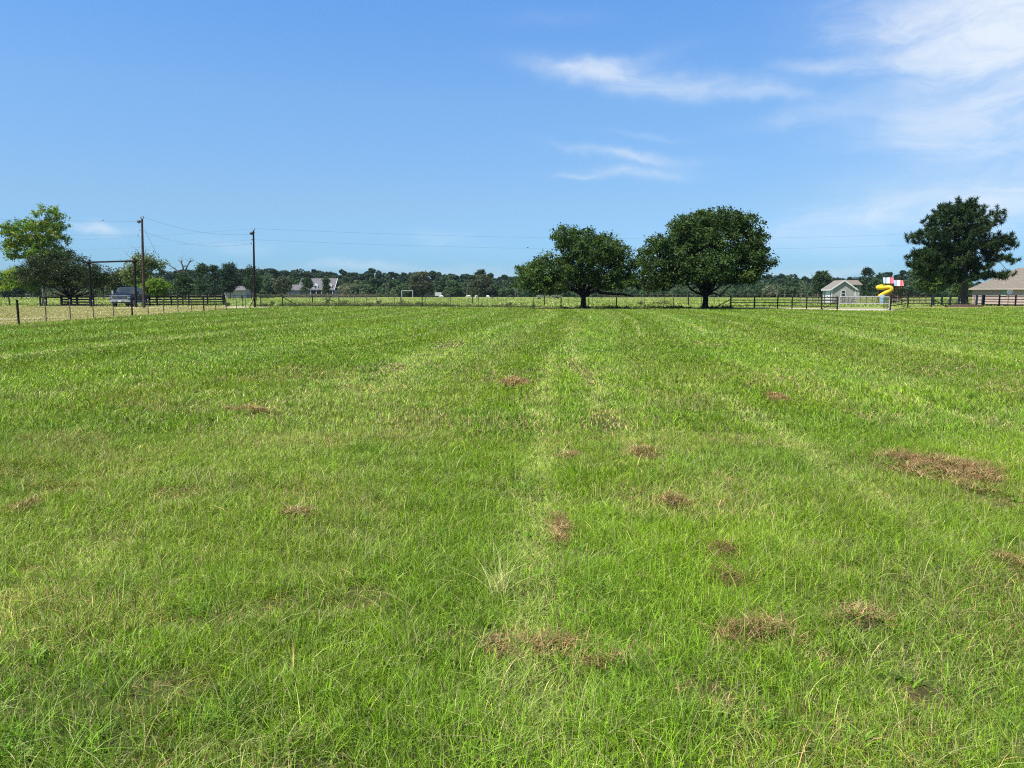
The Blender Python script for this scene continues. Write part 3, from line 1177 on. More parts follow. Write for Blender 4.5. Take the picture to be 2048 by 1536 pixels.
tree('oak_tree', 'taller dense rounded oak with a forked trunk, right of the spreading oak', 'tree', 1411, d2, [
    (1298, 540, 22, 24), (1292, 515, 14, 20), (1315, 495, 22, 18), (1318, 482, 18, 12), (1335, 535, 30, 26), (1360, 470, 22, 24), (1365, 450, 20, 14), (1390, 445, 26, 20), (1420, 440, 28, 20), (1455, 442, 28, 20), (1485, 452, 24, 22),
    (1405, 522, 32, 20, -2.6), (1445, 525, 28, 20, -2.4), (1412, 548, 40, 13, -3.0), (1370, 530, 26, 16, -2.2), (1400, 470, 30, 24, -2.0),
    (1500, 475, 26, 26), (1505, 505, 24, 28), (1508, 532, 24, 26), (1480, 520, 34, 32), (1440, 490, 34, 32), (1395, 495, 34, 32), (1350, 505, 26, 24), (1470, 550, 30, 16), (1420, 550, 34, 15), (1375, 552, 28, 14), (1496, 550, 20, 11), (1310, 565, 20, 14), (1340, 562, 22, 14)],
    OAK2, BARK_DARK, leaf=.24, clump=.50, per=1.0, n=52, r0=.33, fork_py=590, spread=3.6, seed=12, fit=.965, spiky=.05, nlimb=16, limb_r=.45, inner=.22,
    extra=[(k2((1408, 592, 0), (1401, 575, 0), (1388, 558, 0), (1375, 530, .3)), [.24, .22, .18, .08]),
           (k2((1412, 592, 0), (1417, 575, 0), (1430, 552, 0), (1450, 520, .3)), [.24, .22, .18, .08]),
           (k2((1410, 592, 0), (1408, 560, .3), (1405, 520, .5)), [.2, .17, .08])])
# --- pine at the right
d3 = 99.0
pine_l = []
for (a, b, c, e) in [(1925, 410, 22, 14), (1905, 418, 22, 14), (1940, 418, 16, 12), (1880, 428, 20, 14), (1965, 428, 18, 12), (1925, 435, 34, 16), (1862, 440, 12, 10), (1985, 442, 14, 10), (1890, 452, 26, 14), (1960, 455, 26, 14), (1925, 465, 34, 14),
                     (1850, 468, 20, 12), (1835, 472, 14, 8), (1870, 480, 26, 14), (1985, 478, 24, 14), (2005, 482, 14, 12), (1930, 490, 36, 14), (1900, 500, 30, 14), (1965, 500, 28, 14), (1998, 496, 18, 10), (1860, 508, 24, 12), (1840, 508, 18, 9),
                     (1915, 520, 36, 14), (1950, 530, 26, 12), (1985, 515, 18, 10), (2005, 520, 18, 8), (1870, 530, 28, 12), (1835, 528, 14, 8), (1900, 545, 26, 10), (1935, 552, 26, 10), (1970, 548, 24, 10), (1995, 552, 20, 6), (1860, 548, 18, 8), (1915, 560, 14, 6)]:
    pine_l.append((a, b, c * .82, e * .9))
tree('pine_tree', 'tall dark pine with layered clumpy branches on a bare trunk, beside the brick house', 'tree', 1931, d3, pine_l, PINE, BARK, leaf=.36, clump=.55, per=1.05, n=80, r0=.36, fork_py=470, spread=2.6, seed=13, needles=True, aspect=.15, inner=.22, nlimb=40, limb_r=.3, spiky=.03)

# --- trees at the left
dL = 100.0
kL = lambda *pts: [P(a, b, dL + c) for a, b, c in pts]
tree('live_oak_tree', 'low dark rounded live oak with V shaped trunk behind the board fence at left', 'tree', 139, dL, [
    (75, 535, 22, 22), (95, 520, 26, 20), (125, 515, 26, 18), (155, 530, 24, 18), (180, 542, 20, 18), (198, 550, 14, 18), (110, 545, 34, 22), (150, 552, 34, 18), (185, 562, 20, 14), (80, 558, 24, 16), (62, 550, 12, 16), (120, 562, 26, 12), (205, 565, 8, 12)],
    LIVEOAK, BARK_DARK, leaf=.17, clump=.5, per=1.1, n=46, r0=.3, fork_py=592, spread=2.8, seed=14, nlimb=14, limb_r=.5,
    extra=[(kL((138, 595, 0), (130, 580, 0), (120, 565, .2)), [.22, .18, .08]), (kL((140, 595, 0), (148, 580, 0), (158, 565, .2)), [.22, .18, .08])])
tree('sparse_tree', 'tall bright yellow green tree with open airy foliage at the left edge', 'tree', 86, 107.0, [
    (100, 430, 16, 15), (112, 448, 18, 16), (92, 455, 22, 14), (60, 450, 20, 14), (30, 455, 20, 14), (10, 460, 14, 12), (45, 478, 26, 16), (20, 490, 18, 10), (75, 480, 24, 18), (108, 478, 18, 18), (125, 470, 8, 10), (60, 505, 26, 12), (95, 510, 22, 16), (30, 512, 14, 6), (118, 505, 12, 10),
    (20, 548, 20, 12), (45, 545, 22, 14), (15, 570, 16, 10), (50, 568, 22, 12), (95, 420, 8, 8)],
    BRIGHT, BARK_PALE, leaf=.30, clump=.46, per=.72, n=32, r0=.22, fork_py=560, spread=1.8, seed=15, spiky=.22, nlimb=26, limb_r=.45, inner=.35, gap=.30, aspect=.5,
    extra=[([P(91, 608, 107.3), P(91, 585, 107.3), P(96, 545, 107.3), P(105, 480, 107.3)], [.2, .17, .12, .04])])


def simple_lobes(px, top, bot, wd, seed, nl=9):
    rr = random.Random(seed)
    out = []
    H = bot - top
    for i in range(nl):
        t = rr.random()
        hw = wd * .5 * math.sin(math.pi * (0.18 + .72 * t)) ** .6
        r_ = wd * rr.uniform(.17, .26)
        r_ = min(r_, H * .33)
        y = top + r_ * .85 + (H - r_ * 1.7) * t
        out.append((px + rr.uniform(-1, 1) * max(hw - r_, 0), y, r_, r_ * rr.uniform(.7, .95)))
    out.append((px + rr.uniform(-.1, .1) * wd, top + wd * .16, wd * .18, wd * .15))
    return out


def mid_tree(label, px, top, wd, d, matl=WOODB, bot=590, seed=1, leaf=.5, group='trees in front of the far woods', cat='tree', name='broadleaf_tree', bark=BARK, **kw):
    k = S(d)
    return tree(name, label, cat, px, d, simple_lobes(px, top, bot, wd, seed, kw.pop('nl', 10)), matl, bark, leaf=leaf, clump=kw.pop('clump', .9), per=kw.pop('per', .30), n=kw.pop('n', 26), r0=max(.12, wd * k * .022), fork_py=(bot + 588) / 2 if bot < 585 else 588 - 1.2 / k, spread=wd * k * .2, seed=seed, group=group, nlimb=5, limb_r=.5, aspect=.7, **kw)


mid_tree('lighter green broadleaf tree growing close behind the tall pine', 1868, 492, 86, 138, OAK, 592, 21, .3, None, per=.6, clump=.7, nl=22)
mid_tree('dark low tree between the pine trunk and the brick house roof', 1922, 545, 40, 150, OAK2, 592, 22, .35, None, per=.5)
mid_tree('olive grey rounded tree standing behind the parked pickup', 238, 541, 56, 190, OLIVE, 590, 23, .35, None, per=.5, nl=14)
mid_tree('dark tree between the live oak and the entrance arch crossbeam', 207, 552, 26, 220, OAK2, 590, 24, .4, None)
t_sp = mid_tree('half bare light green tree with dead twigs on top behind the utility pole', 288, 506, 78, 140, LIGHTG, 590, 25, .3, None, per=.6, gap=.42, nl=20, spiky=.3, bark=BARK_PALE)
mid_tree('bright yellow green bushy tree right of the first utility pole', 312, 556, 56, 128, BRIGHT, 594, 26, .25, None, per=.9, clump=.5, nl=14)
mid_tree('dark tree behind the left pasture fence, leftmost of three', 8, 556, 38, 262, WOODB, 590, 27)
mid_tree('dark tree behind the left pasture fence, middle of three', 42, 560, 36, 268, WOODP, 590, 28)
mid_tree('dark tree behind the left pasture fence, rightmost of three', 74, 562, 34, 258, WOODB, 590, 29)
mid_tree('dark green leafy tree just right of the bare dead tree', 403, 527, 34, 235, WOODB, 590, 31, .4, bark=BARK_PALE)
mid_tree('small topped dark tree between the dead tree and the flat topped tree', 428, 531, 18, 245, WOODP, 590, 32, .4)
mid_tree('broad flat topped dark tree left of the second utility pole', 460, 525, 48, 240, WOODP, 588, 33, .4, per=.4)
mid_tree('dark tree directly behind the second utility pole', 503, 531, 42, 242, WOODB, 588, 34, .4, per=.4)
mid_tree('grey green tree with pale limbs showing, left of the far grey house', 566, 551, 46, 300, OLIVE, 588, 35, .5, bark=BARK_PALE, gap=.42)
mid_tree('dark tree covering the left end of the far grey house', 613, 554, 26, 320, WOODB, 589, 36, .5)
mid_tree('narrow tree in front of the far grey house roof between its dormers', 652, 558, 17, 322, WOODB, 587, 37, .5, spiky=.2)
mid_tree('grey leafless looking shrub tree right of the far grey house', 693, 566, 50, 318, PALE, 590, 38, .4, bark=BARK_PALE, gap=.5, nl=12)
mid_tree('tall rounded brown green tree behind the white trailer', 845, 543, 56, 352, OLIVE, 590, 39, .6, nl=14)
mid_tree('brown green tree with tall pine behind it in the middle of the far woods', 964, 549, 50, 355, OLIVE, 590, 40, .6, nl=14)
mid_tree('pale grey green small tree right of the rounder oak', 1541, 570, 26, 330, PALE, 592, 41, .5)
mid_tree('dense green tree rising behind the left slope of the shed roof', 1645, 542, 42, 300, WOODB, 590, 42, .6, nl=14)
mid_tree('tallest conical pine behind the playset and shed', 1735, 536, 30, 330, WOODP, 592, 43, .6, name='pine_tree', nl=12)
mid_tree('green tree at the foot of the tallest conical pine', 1750, 557, 34, 310, WOODB, 592, 44, .6)
mid_tree('tallest dark pine crown on the skyline left of the spreading oak', 963, 539, 24, 392, WOODP, 570, 45, .6, name='pine_tree')


def bare(label, d, limbs, matl, name='dead_tree', base=None):
    b = P(base[0], HORIZON, d)
    b.z = 0
    root = empty(name, b)
    tag(root, label, 'dead tree')
    m = MB()
    rr = random.Random(5)
    for pts, rads in limbs:
        pp = [P(x, y, d + rr.uniform(-.4, .4)) - b for x, y in pts]
        m.tube(pp, rads, 6)
        for i in range(1, len(pp)):
            for _ in range(3):
                e = pp[i] + Vector((rr.uniform(-1.1, 1.1), rr.uniform(-.8, .8), rr.uniform(-.1, 1.2)))
                m.tube(wiggle(pp[i], e, 3, .12, rr), [rads[i] * .5, rads[i] * .35, rads[i] * .25, .015], 4)
    m.build('trunk', matl, root, smooth=True)
    return root


dt = bare('bare forked dead tree rising above the dark trees right of the utility pole', 215, [
    ([(370, 600), (369, 576), (368, 545), (366, 534), (363, 526), (357, 520)], [.33, .3, .26, .2, .14, .06]),
    ([(369, 560), (360, 546), (350, 538), (341, 532), (332, 528)], [.24, .2, .16, .11, .04]),
    ([(368, 548), (374, 534), (379, 524), (388, 521)], [.22, .17, .13, .04]), ([(379, 526), (382, 517)], [.12, .04]), ([(363, 528), (364, 517)], [.12, .04])], BARK, base=(370, 590))
mid_tree('leafy dark lower growth around the bare dead tree', 369, 546, 46, 207, WOODB, 590, 46, .4, bark=BARK_PALE)
bare('cluster of bare grey twigs above the half bare light green tree', 141, [
    ([(284, 592), (282, 540), (278, 515), (274, 500)], [.2, .16, .1, .03]), ([(282, 540), (268, 520), (252, 508)], [.12, .08, .03]), ([(283, 540), (300, 515), (312, 505)], [.12, .08, .03]), ([(283, 530), (290, 505), (292, 496)], [.1, .06, .02]), ([(290, 560), (310, 535), (322, 528)], [.1, .06, .02])], BARK_PALE, base=(284, 590))

# --- far woods
PROF = [(-200, 545), (0, 556), (210, 547), (340, 542), (400, 538), (430, 540), (470, 537), (540, 538), (560, 541), (585, 542), (600, 537.5), (612, 542), (620, 541), (632, 540), (650, 545), (660, 545), (680, 544), (705, 544), (720, 546), (744, 541), (760, 546), (785, 545), (800, 547), (842, 545), (860, 543), (873, 546), (890, 548), (908, 549), (920, 555), (932, 549), (945, 556), (955, 549), (970, 547), (980, 553), (993, 560), (1005, 555), (1012, 551), (1025, 553), (1040, 556), (1100, 556), (1280, 560), (1400, 560), (1535, 552), (1557, 551), (1571, 549), (1585, 549), (1593, 558), (1602, 549), (1612, 557), (1622, 556), (1632, 550), (1640, 548), (1660, 554), (1668, 553), (1690, 558), (1705, 556), (1720, 556), (1735, 552), (1752, 552), (1760, 545), (1775, 546), (1790, 549), (1806, 545), (1820, 542), (1830, 548), (1900, 560), (1940, 566), (2250, 560)]
PX_, PY_ = np.array([p[0] for p in PROF], float), np.array([p[1] for p in PROF], float)


def woods(name, label, d, step, lower, matl, seed, leafs, jit, per, conic=False):
    r = np.random.default_rng(seed)
    V_, F_, C_, off = [], [], [], 0
    px = -160.0
    k = S(d)
    while px < 2240:
        top = float(np.interp(px, PX_, PY_)) + lower + r.uniform(-.3, 1) * jit
        hw = step * r.uniform(.55, .95)
        if conic and r.random() < .22:
            top -= r.uniform(2, 5)
            hw *= .62
        dd = d + r.uniform(-14, 14)
        for q in range(4):
            n = int(per * (1.0 if q else 1.25))
            ry = hw * (.85 if q == 0 else 1.15)
            cy = top + ry * .8 + q * (591 - top) / 4.2
            if q == 0 and conic:
                ry *= .9
            c = np.array(P(px + r.uniform(-.25, .25) * step, min(cy, 588), dd + r.uniform(-3, 3)))
            dr = r.normal(size=(n, 3))
            dr /= np.linalg.norm(dr, axis=1, keepdims=True)
            dr[:, 1] = -np.abs(dr[:, 1])
            rad = (0.7 + .35 * r.random(n))[:, None]
            sub = fbm(dr[:, 0] * 2.5 + px, dr[:, 2] * 2.5, 7, 2)[:, None]
            pos = c + dr * np.array([hw * k, hw * k, ry * k]) * rad * (0.75 + .5 * sub)
            nr = dr * .9 + np.array([0, 0, .45]) + r.normal(size=(n, 3)) * .6
            tone = r.random() * .6 + .4 * r.random(n)
            col = np.stack([tone, np.full(n, r.random()), 0.4 * r.random() + .6 * r.random(n)], 1)
            v, f, cc = leaves(pos, nr, leafs * (.6 + .8 * r.random(n)), .75, col, r)
            V_.append(v)
            F_.append(f + off)
            C_.append(cc)
            off += len(v)
        px += step * r.uniform(.7, 1.15)
    me = mesh_np(name, np.concatenate(V_), np.concatenate(F_), 4, np.concatenate(C_))
    o = link(name, me, matl)
    tag(o, label, 'woods', kind='stuff')


woods('pine_woods', 'dark pine woods closing the horizon', 440, 12, 0, WOODP, 61, 1.25, 3, 150, True)
woods('pine_woods', 'dark pine woods closing the horizon', 415, 13, 5, WOODP, 62, 1.2, 5, 140, True)
woods('broadleaf_woods', 'green broadleaf edge of the far woods', 392, 15, 14, WOODB, 63, 1.1, 8, 150)
woods('broadleaf_woods', 'green broadleaf edge of the far woods', 372, 12, 26, WOODB, 64, 1.0, 8, 110)

def wood_trunks():
    rr = random.Random(99)
    m = MB()
    for i in range(46):
        px = rr.uniform(350, 1980)
        d = rr.uniform(362, 368)
        b = P(px, 588, d)
        b.z = 0
        top = P(px + rr.uniform(-3, 3), rr.uniform(562, 580), d)
        r_ = rr.uniform(.12, .28)
        m.tube([b, b.lerp(top, .5) + Vector((rr.uniform(-.5, .5), 0, 0)), top], [r_, r_ * .8, r_ * .35], 5)
        for _ in range(2):
            t_ = b.lerp(top, rr.uniform(.5, .8))
            m.tube([t_, t_ + Vector((rr.uniform(-2.4, 2.4), -.4, rr.uniform(1, 3)))], [r_ * .5, .04], 4)
    o = m.build('woodland_trunks', mat('wood_trunk', (0.13, 0.115, 0.095), .95, .05, .3, 3))
    tag(o, 'pale trunks along the edge of the far woods', 'woods', kind='stuff')


wood_trunks()

# ------------------------------------------------------------------ fences
BLACKW = mat('black_fence_paint', (0.013, 0.012, 0.011), .85, .12, .3, 3)
PIPE = mat('dark_pipe', (0.018, 0.015, 0.014), .8, .15, .3, 4)
RUST = mat('rusty_steel', (0.075, 0.042, 0.028), .8, .3, .35, 9)
TPOST = mat('t_post_green', (0.045, 0.047, 0.040), .7, .3, .3, 9)
TTIP = mat('t_post_white_tip', (0.30, 0.31, 0.29), .6, .3, .1, 9)
WIRE = mat('galvanised_wire', (0.25, 0.25, 0.25), .5, .5, .1, 3, metal=.4)
OLDWOOD = mat('weathered_wood', (0.23, 0.205, 0.175), .9, .15, .25, 3, stretch=(4, 4, .5), bump=.3)
OLDWOOD2 = mat('weathered_wood_brown', (0.155, 0.120, 0.095), .9, .15, .25, 3, stretch=(4, 4, .5), bump=.3)
GALV = mat('galvanised_tube', (0.40, 0.41, 0.42), .5, .4, .12, 12, metal=.2)


def g0(px, py):
    p = G(px, py)
    return Vector((p.x, p.y, float(height(np.array([p.x]), np.array([p.y]))[0])))


def t_post(root, p, h, tip=True, r=.028):
    o = p - root.location
    m = MB()
    m.box(o.x, o.y - .01, o.z + h / 2 - .1, .062, .012, h + .2)
    m.box(o.x, o.y + .017, o.z + h / 2 - .1, .014, .042, h + .2)
    ob = m.build('post', TPOST, root)
    if tip and random.random() < .6:
        m2 = MB()
        m2.box(o.x, o.y - .011, o.z + h - .05, .064, .016, .10)
        m2.build('post_tip', TTIP, ob)
    return ob


def round_post(root, p, h, r, matl=PIPE, lean=(0, 0), top=True):
    o = p - root.location
    m = MB()
    m.tube([o + Vector((0, 0, -.15)), o + Vector((lean[0] * h, lean[1] * h, h)), o + Vector((lean[0] * h, lean[1] * h, h + r * .35))], [r, r, r * .6], 10)
    return m.build('post', matl, root, smooth=True)


# left wire fence along the drive
posts_l = [(38, 649), (93, 643.3), (141.5, 639.3), (187.5, 635.8), (227.5, 633.4), (265, 631.3), (297, 629.3), (327.8, 627.3), (356.4, 625.3), (383.6, 624.0), (408, 622.7), (431, 621.5), (453, 620.4), (473, 618.9), (491.4, 616.8)]
tops_l = {38: 603, 93: 597, 141.5: 594, 187.5: 593, 227.5: 600, 265: 599}
root = empty('wire_fence', g0(*posts_l[0]))
tag(root, 'sagging woven wire fence on steel posts along the left side of the mown field', 'fence')
lp = []
for i, (x, y) in enumerate([(-22, 656.5)] + posts_l):
    p = g0(x, y)
    lp.append(p)
    if i in (0, 1, 6, 11):
        round_post(root, p, 1.22 if i < 7 else 1.3, .055, PIPE, (random.uniform(-.02, .02), 0))
    else:
        t_post(root, p, 1.18 + random.uniform(-.05, .05))
m = MB()
for a, b in zip(lp[:-1], lp[1:]):
    for z in (.02, .16, .32, .48, .66, .86, 1.06):
        mid = a.lerp(b, .5)
        m.tube([a - lp[1] + Vector((0, 0, z)), mid - lp[1] + Vector((0, 0, z - .015)), b - lp[1] + Vector((0, 0, z))], .0022, 3, False)
    L = (b - a).length
    n = int(L / .30)
    for j in range(1, n):
        q = a.lerp(b, j / n) - lp[1]
        m.tube([q + Vector((0, 0, .02)), q + Vector((0, 0, 1.06))], .0018, 3, False)
m.build('woven_wire', WIRE, root)

# far wire fence (near line) across the end of the field
far_posts = [(565.4, 612.4, 1), (620.2, 612.4, 0), (677.4, 612.5, 0), (733.6, 612.7, 0), (789, 613, 0), (844.5, 613.5, 1), (901, 612.9, 0), (956.8, 613.6, 0), (1012, 614, 0), (1066.5, 617.4, 0), (1122, 617.4, 1), (1176.8, 617.2, 0), (1232.7, 617.4, 1), (1288, 617.4, 0), (1346.5, 617.3, 0), (1402, 617, 0), (1460.8, 617.2, 1)]
root = empty('wire_fence', g0(565.4, 612.4))
tag(root, 'long straight wire fence on thin posts closing the far end of the mown field', 'fence')
fp = []
for x, y, k in far_posts:
    p = g0(x, y)
    fp.append(p)
    hh = 21.3 * S(p.y)
    if k:
        round_post(root, p, hh + .05, .058)
    else:
        t_post(root, p, hh, False)
m = MB()
o = root.location
for a, b in zip(fp[:-1], fp[1:]):
    for z in (.25, .5, .8, 1.14):
        m.tube([a - o + Vector((0, 0, z)), b - o + Vector((0, 0, z))], .0042, 3, False)
m.build('wire', WIRE, root)
m = MB()
a, b = fp[0] - o, Vector(g0(596, 612.0)) - o
m.tube([a + Vector((0, 0, 1.16)), b + Vector((0, 0, .02))], .045, 8)
m.build('brace', PIPE, root, smooth=True)
m = MB()
a, b = fp[-1] - o, Vector(g0(1428, 616.6)) - o
m.tube([a + Vector((0, 0, .95)), b + Vector((0, 0, .02))], .05, 8)
m.build('brace', PIPE, root, smooth=True)
round_post(root, g0(597.5, 611.9), .16, .05)
round_post(root, g0(1425, 616.8), .16, .05)

# pipe corner by the second utility pole
root = empty('pipe_fence', g0(522, 614.0))
tag(root, 'dark pipe corner bracing with one top rail beside the second utility pole', 'fence')
o = root.location
pts = [(522, 614.0), (513.5, 603.5)]
pA, pB = g0(522, 613.8), g0(565.0, 612.6)
round_post(root, pA, 1.25, .055)
round_post(root, g0(513.5, 604.5), 1.25, .06)
m = MB()
m.tube([pA - o + Vector((0, 0, 1.12)), pB - o + Vector((-.1, 0, 1.12))], .035, 8)
m.tube([g0(513.5, 604.5) - o + Vector((0, 0, 1.1)), pA - o + Vector((0, 0, 1.1))], .035, 8)
m.build('rail', PIPE, root, smooth=True)
m = MB()
m.tube([g0(499, 616) - o + Vector((0, 0, .03)), P(508, 596, 85.5) - o], .05, 8)
m.build('brace', PIPE, root, smooth=True)

# old small frame gate left of the second pole
root = empty('pipe_gateway', g0(486, 614.8))
tag(root, 'thin pipe upright and top bar at the gap left of the second utility pole', 'fence')
o = root.location
m = MB()
pA, pB = g0(486, 614.8), g0(466.5, 606)
m.tube([pA - o - Vector((0, 0, .1)), pA - o + Vector((0, 0, 1.35))], .05, 8)
m.build('post', PIPE, root, smooth=True)
m = MB()
m.tube([pB - o - Vector((0, 0, .1)), pB - o + Vector((0, 0, 1.35))], .035, 8)
m.build('post', PIPE, root, smooth=True)
m = MB()
m.tube([pA - o + Vector((0, 0, 1.33)), pB - o + Vector((0, 0, 1.33))], .022, 6)
m.build('rail', PIPE, root, smooth=True)


def rail_fence(name, label, posts, h, nrail, matp, matr, pw=.12, rh=.14, rt=.035, zr=None, round_=False, group=None, cat='fence', fit=None, post_extra=.06):
    """posts: ground px positions; rails nailed from post to post"""
    P0 = g0(*posts[0][:2])
    root = empty(name, P0)
    tag(root, label, cat, group)
    pp = []
    for q in posts:
        p = g0(q[0], q[1])
        pp.append(p)
        o = p - root.location
        hh = (q[2] if len(q) > 2 else h) + post_extra
        m = MB()
        if round_:
            m.tube([o + Vector((0, 0, -.1)), o + Vector((0, 0, hh))], pw / 2, 9)
        else:
            m.box(o.x, o.y, o.z + hh / 2 - .05, pw, pw, hh + .1, bev=.01)
        m.build('post', matp, root, smooth=round_)
    zs = zr or [h * (i + 0.55) / nrail for i in range(nrail)]
    for z in zs:
        m = MB()
        for a, b in zip(pp[:-1], pp[1:]):
            d = (b - a).normalized()
            nrm = Vector((d.y, -d.x, 0))
            if nrm.y > 0:
                nrm = -nrm
            off = nrm * (0 if round_ else pw / 2 + rt / 2 + .003)
            a2, b2 = a - P0 + off + Vector((0, 0, z)), b - P0 + off + Vector((0, 0, z))
            if round_:
                m.tube([a2, b2], rh / 2, 7)
            else:
                m.bar(a2 + d * .004, b2 - d * .004, rt, rh)
        m.build('rail', matr, root, smooth=round_)
    return root


sL = S(97)
rail_fence('board_fence', 'black four board fence left of the entrance arch behind the live oak trunk', [(124, 611.4), (154.8, 611.6), (181, 611.9)], 20 * sL, 4, BLACKW, BLACKW, .2, .19, .04)
rail_fence('board_fence', 'black four board fence between the parked truck and the gap at right', [(286, 611.8), (299.8, 611.9), (314.7, 611.8), (327.7, 611.6), (342.8, 611.5), (355.8, 611.4), (366.3, 611.3), (378.4, 611.4), (415.5, 611.2), (446.7, 610.9), (449.8, 610.6)], 20 * sL, 4, BLACKW, BLACKW, .15, .17, .04, post_extra=.2)
root = rail_fence('pole_fence', 'single dark rail running from the tall tree trunk to the board fence', [(81, 612), (93, 612), (123, 611.6)], 1.05, 1, BLACKW, BLACKW, .16, .12, .05, zr=[17.0 * sL])
root = empty('fence_post', g0(20, 611.3))
tag(root, 'single thick dark leaning post beyond the drive at the far left', 'post')
m = MB()
m.tube([(0, 0, -.1), (-.12, 0, 22 * S(98)), (-.12, 0, 22.5 * S(98))], [.08, .075, .04], 10)
m.build('post', BLACKW, root, smooth=True)
m = MB()
m.tube([(-.118, 0, 22.2 * S(98)), (-.12, 0, 22.8 * S(98))], [.083, .06], 10)
m.build('cap', PIPE, root, smooth=True)

# left pasture back fence
rail_fence('post_fence', 'row of dark posts with a top rail behind the pasture at the far left', [(x, 596.9 + random.uniform(-.2, .2)) for x in (-20, -8, 4.5, 14, 26, 34, 44, 53, 61, 66, 75, 88, 110, 125)], 1.55, 2, OLDWOOD2, OLDWOOD, .22, .12, .05)
rail_fence('post_fence', 'distant dark fence line in front of the woods between arch and far house', [(x, 597.6 + random.uniform(-.1, .1)) for x in range(184, 560, 13)], 1.35, 2, OLDWOOD2, OLDWOOD2, .16, .10, .05)
rail_fence('post_fence', 'distant reddish paddock fence in front of the far grey house', [(x, 596.6) for x in range(566, 760, 11)], 1.7, 3, OLDWOOD2, OLDWOOD2, .16, .12, .05)
rail_fence('post_fence', 'very distant thin fence across the pasture right of the spreading oak', [(x, 597.2) for x in range(1180, 1660, 15)], 1.6, 2, OLDWOOD2, OLDWOOD2, .12, .06, .04)
# second wire line behind the first (cross fence)
cf = [(625, 606.2, 1), (653, 606.5, 0), (709, 607.5, 0), (753.5, 608, 0), (788.6, 608.5, 0), (802, 608.5, 1), (851.4, 608.5, 0), (897.6, 608.6, 0), (945.4, 608.6, 1), (995.6, 609, 0), (1042, 610, 0), (1088.7, 610.6, 1), (1137.7, 610.5, 0), (1184.3, 609.5, 0), (1233, 609.8, 0), (1282, 610, 0), (1329, 610, 0), (1376.7, 611, 1), (1428, 610, 0)]
root = empty('wire_fence', g0(625, 606.2))
tag(root, 'second wire fence just behind the far fence among the weeds', 'fence')
o = root.location
cp = []
for x, y, k in cf:
    p = g0(x, y)
    cp.append(p)
    hh = (y - 593.0) * S(p.y)
    if k:
        round_post(root, p, hh + .1, .085 if x < 900 else .07)
    else:
        t_post(root, p, hh, False)
m = MB()
for a, b in zip(cp[:-1], cp[1:]):
    for z in (.4, .8, 1.2):
        m.tube([a - o + Vector((0, 0, z)), b - o + Vector((0, 0, z))], .004, 3, False)
m.build('wire', WIRE, root)
m = MB()
m.tube([cp[0] - o + Vector((0, 0, 1.15)), cp[1] - o + Vector((0, 0, 1.15))], .06, 8)
m.build('rail', PIPE, root, smooth=True)

# black pipe rail fence at right
s80 = S(79)
rail_fence('pipe_rail_fence', 'dark four rail pipe fence between the rounder oak and the silver gate', [(1461.5, 617.2), (1508.4, 617.3), (1555.0, 617.1), (1583.8, 617.3), (1612.9, 617.9), (1642.5, 618.8), (1674.3, 620.3)], 23.5 * s80, 4, PIPE, PIPE, .13, .088, round_=True, zr=[5.6 * s80, 12 * s80, 17.4 * s80, 23 * s80])
root = empty('brace_pole', g0(1641, 620.0))
tag(root, 'thin dark diagonal brace pole leaning on the silver gate post', 'pole')
m = MB()
m.tube([(0, 0, .02), P(1672, 603, 73.2) - root.location], .035, 8)
m.build('pole', PIPE, root, smooth=True)
m = MB()
m.box(0, 0, .03, .16, .16, .06, bev=.01)
m.build('foot', PIPE, root)
rail_fence('pipe_rail_fence', 'dark four rail pipe fence from the silver gate towards the pine', [(1780.3, 620.6), (1815.2, 614.7), (1862.5, 614.1)], 1.42, 4, PIPE, PIPE, .13, .085, round_=True, zr=[.42, .8, 1.13, 1.42])
root = empty('brace_pole', g0(1893.7, 614.4))
tag(root, 'dark diagonal brace pole between the pipe fence end and the pine trunk', 'pole')
m = MB()
m.tube([(0, 0, .02), P(1863.5, 598, 88.2) - root.location], .05, 8)
m.build('pole', PIPE, root, smooth=True)
m = MB()
m.box(0, 0, .03, .18, .18, .06, bev=.01)
m.build('foot', PIPE, root)
# weathered board fences of the yard
yard = [(x, 606.9) for x in np.arange(1625, 1866, 11.9)]
rail_fence('yard_fence', 'grey weathered board fence of the yard passing behind the shed and playset', [(1600, 606.6), (1612, 606.7)] + [(float(a), b) for a, b in yard], 1.18, 3, OLDWOOD2, OLDWOOD, .11, .10, .03)
rail_fence('yard_fence', 'weathered brown board fence passing behind the pine trunk', [(1866, 610.8), (1883, 610.6), (1900, 610.4), (1917, 610.2), (1944.5, 609.6), (1952.8, 610.2), (1964.5, 611.2)], 1.35, 3, OLDWOOD, OLDWOOD2, .2, .10, .03)
rail_fence('board_fence', 'black four board fence in front of the brick house', [(1967.5, 611.4), (1998, 612.0), (2030.4, 612.4), (2064, 612.9), (2098, 613.3)], 1.32, 4, BLACKW, BLACKW, .15, .10, .03)
rail_fence('board_fence', 'second black board fence close behind the one by the brick house', [(1987.4, 609.0), (2014, 609.2), (2041, 609.4), (2070, 609.6)], 1.25, 3, BLACKW, BLACKW, .11, .07, .03)


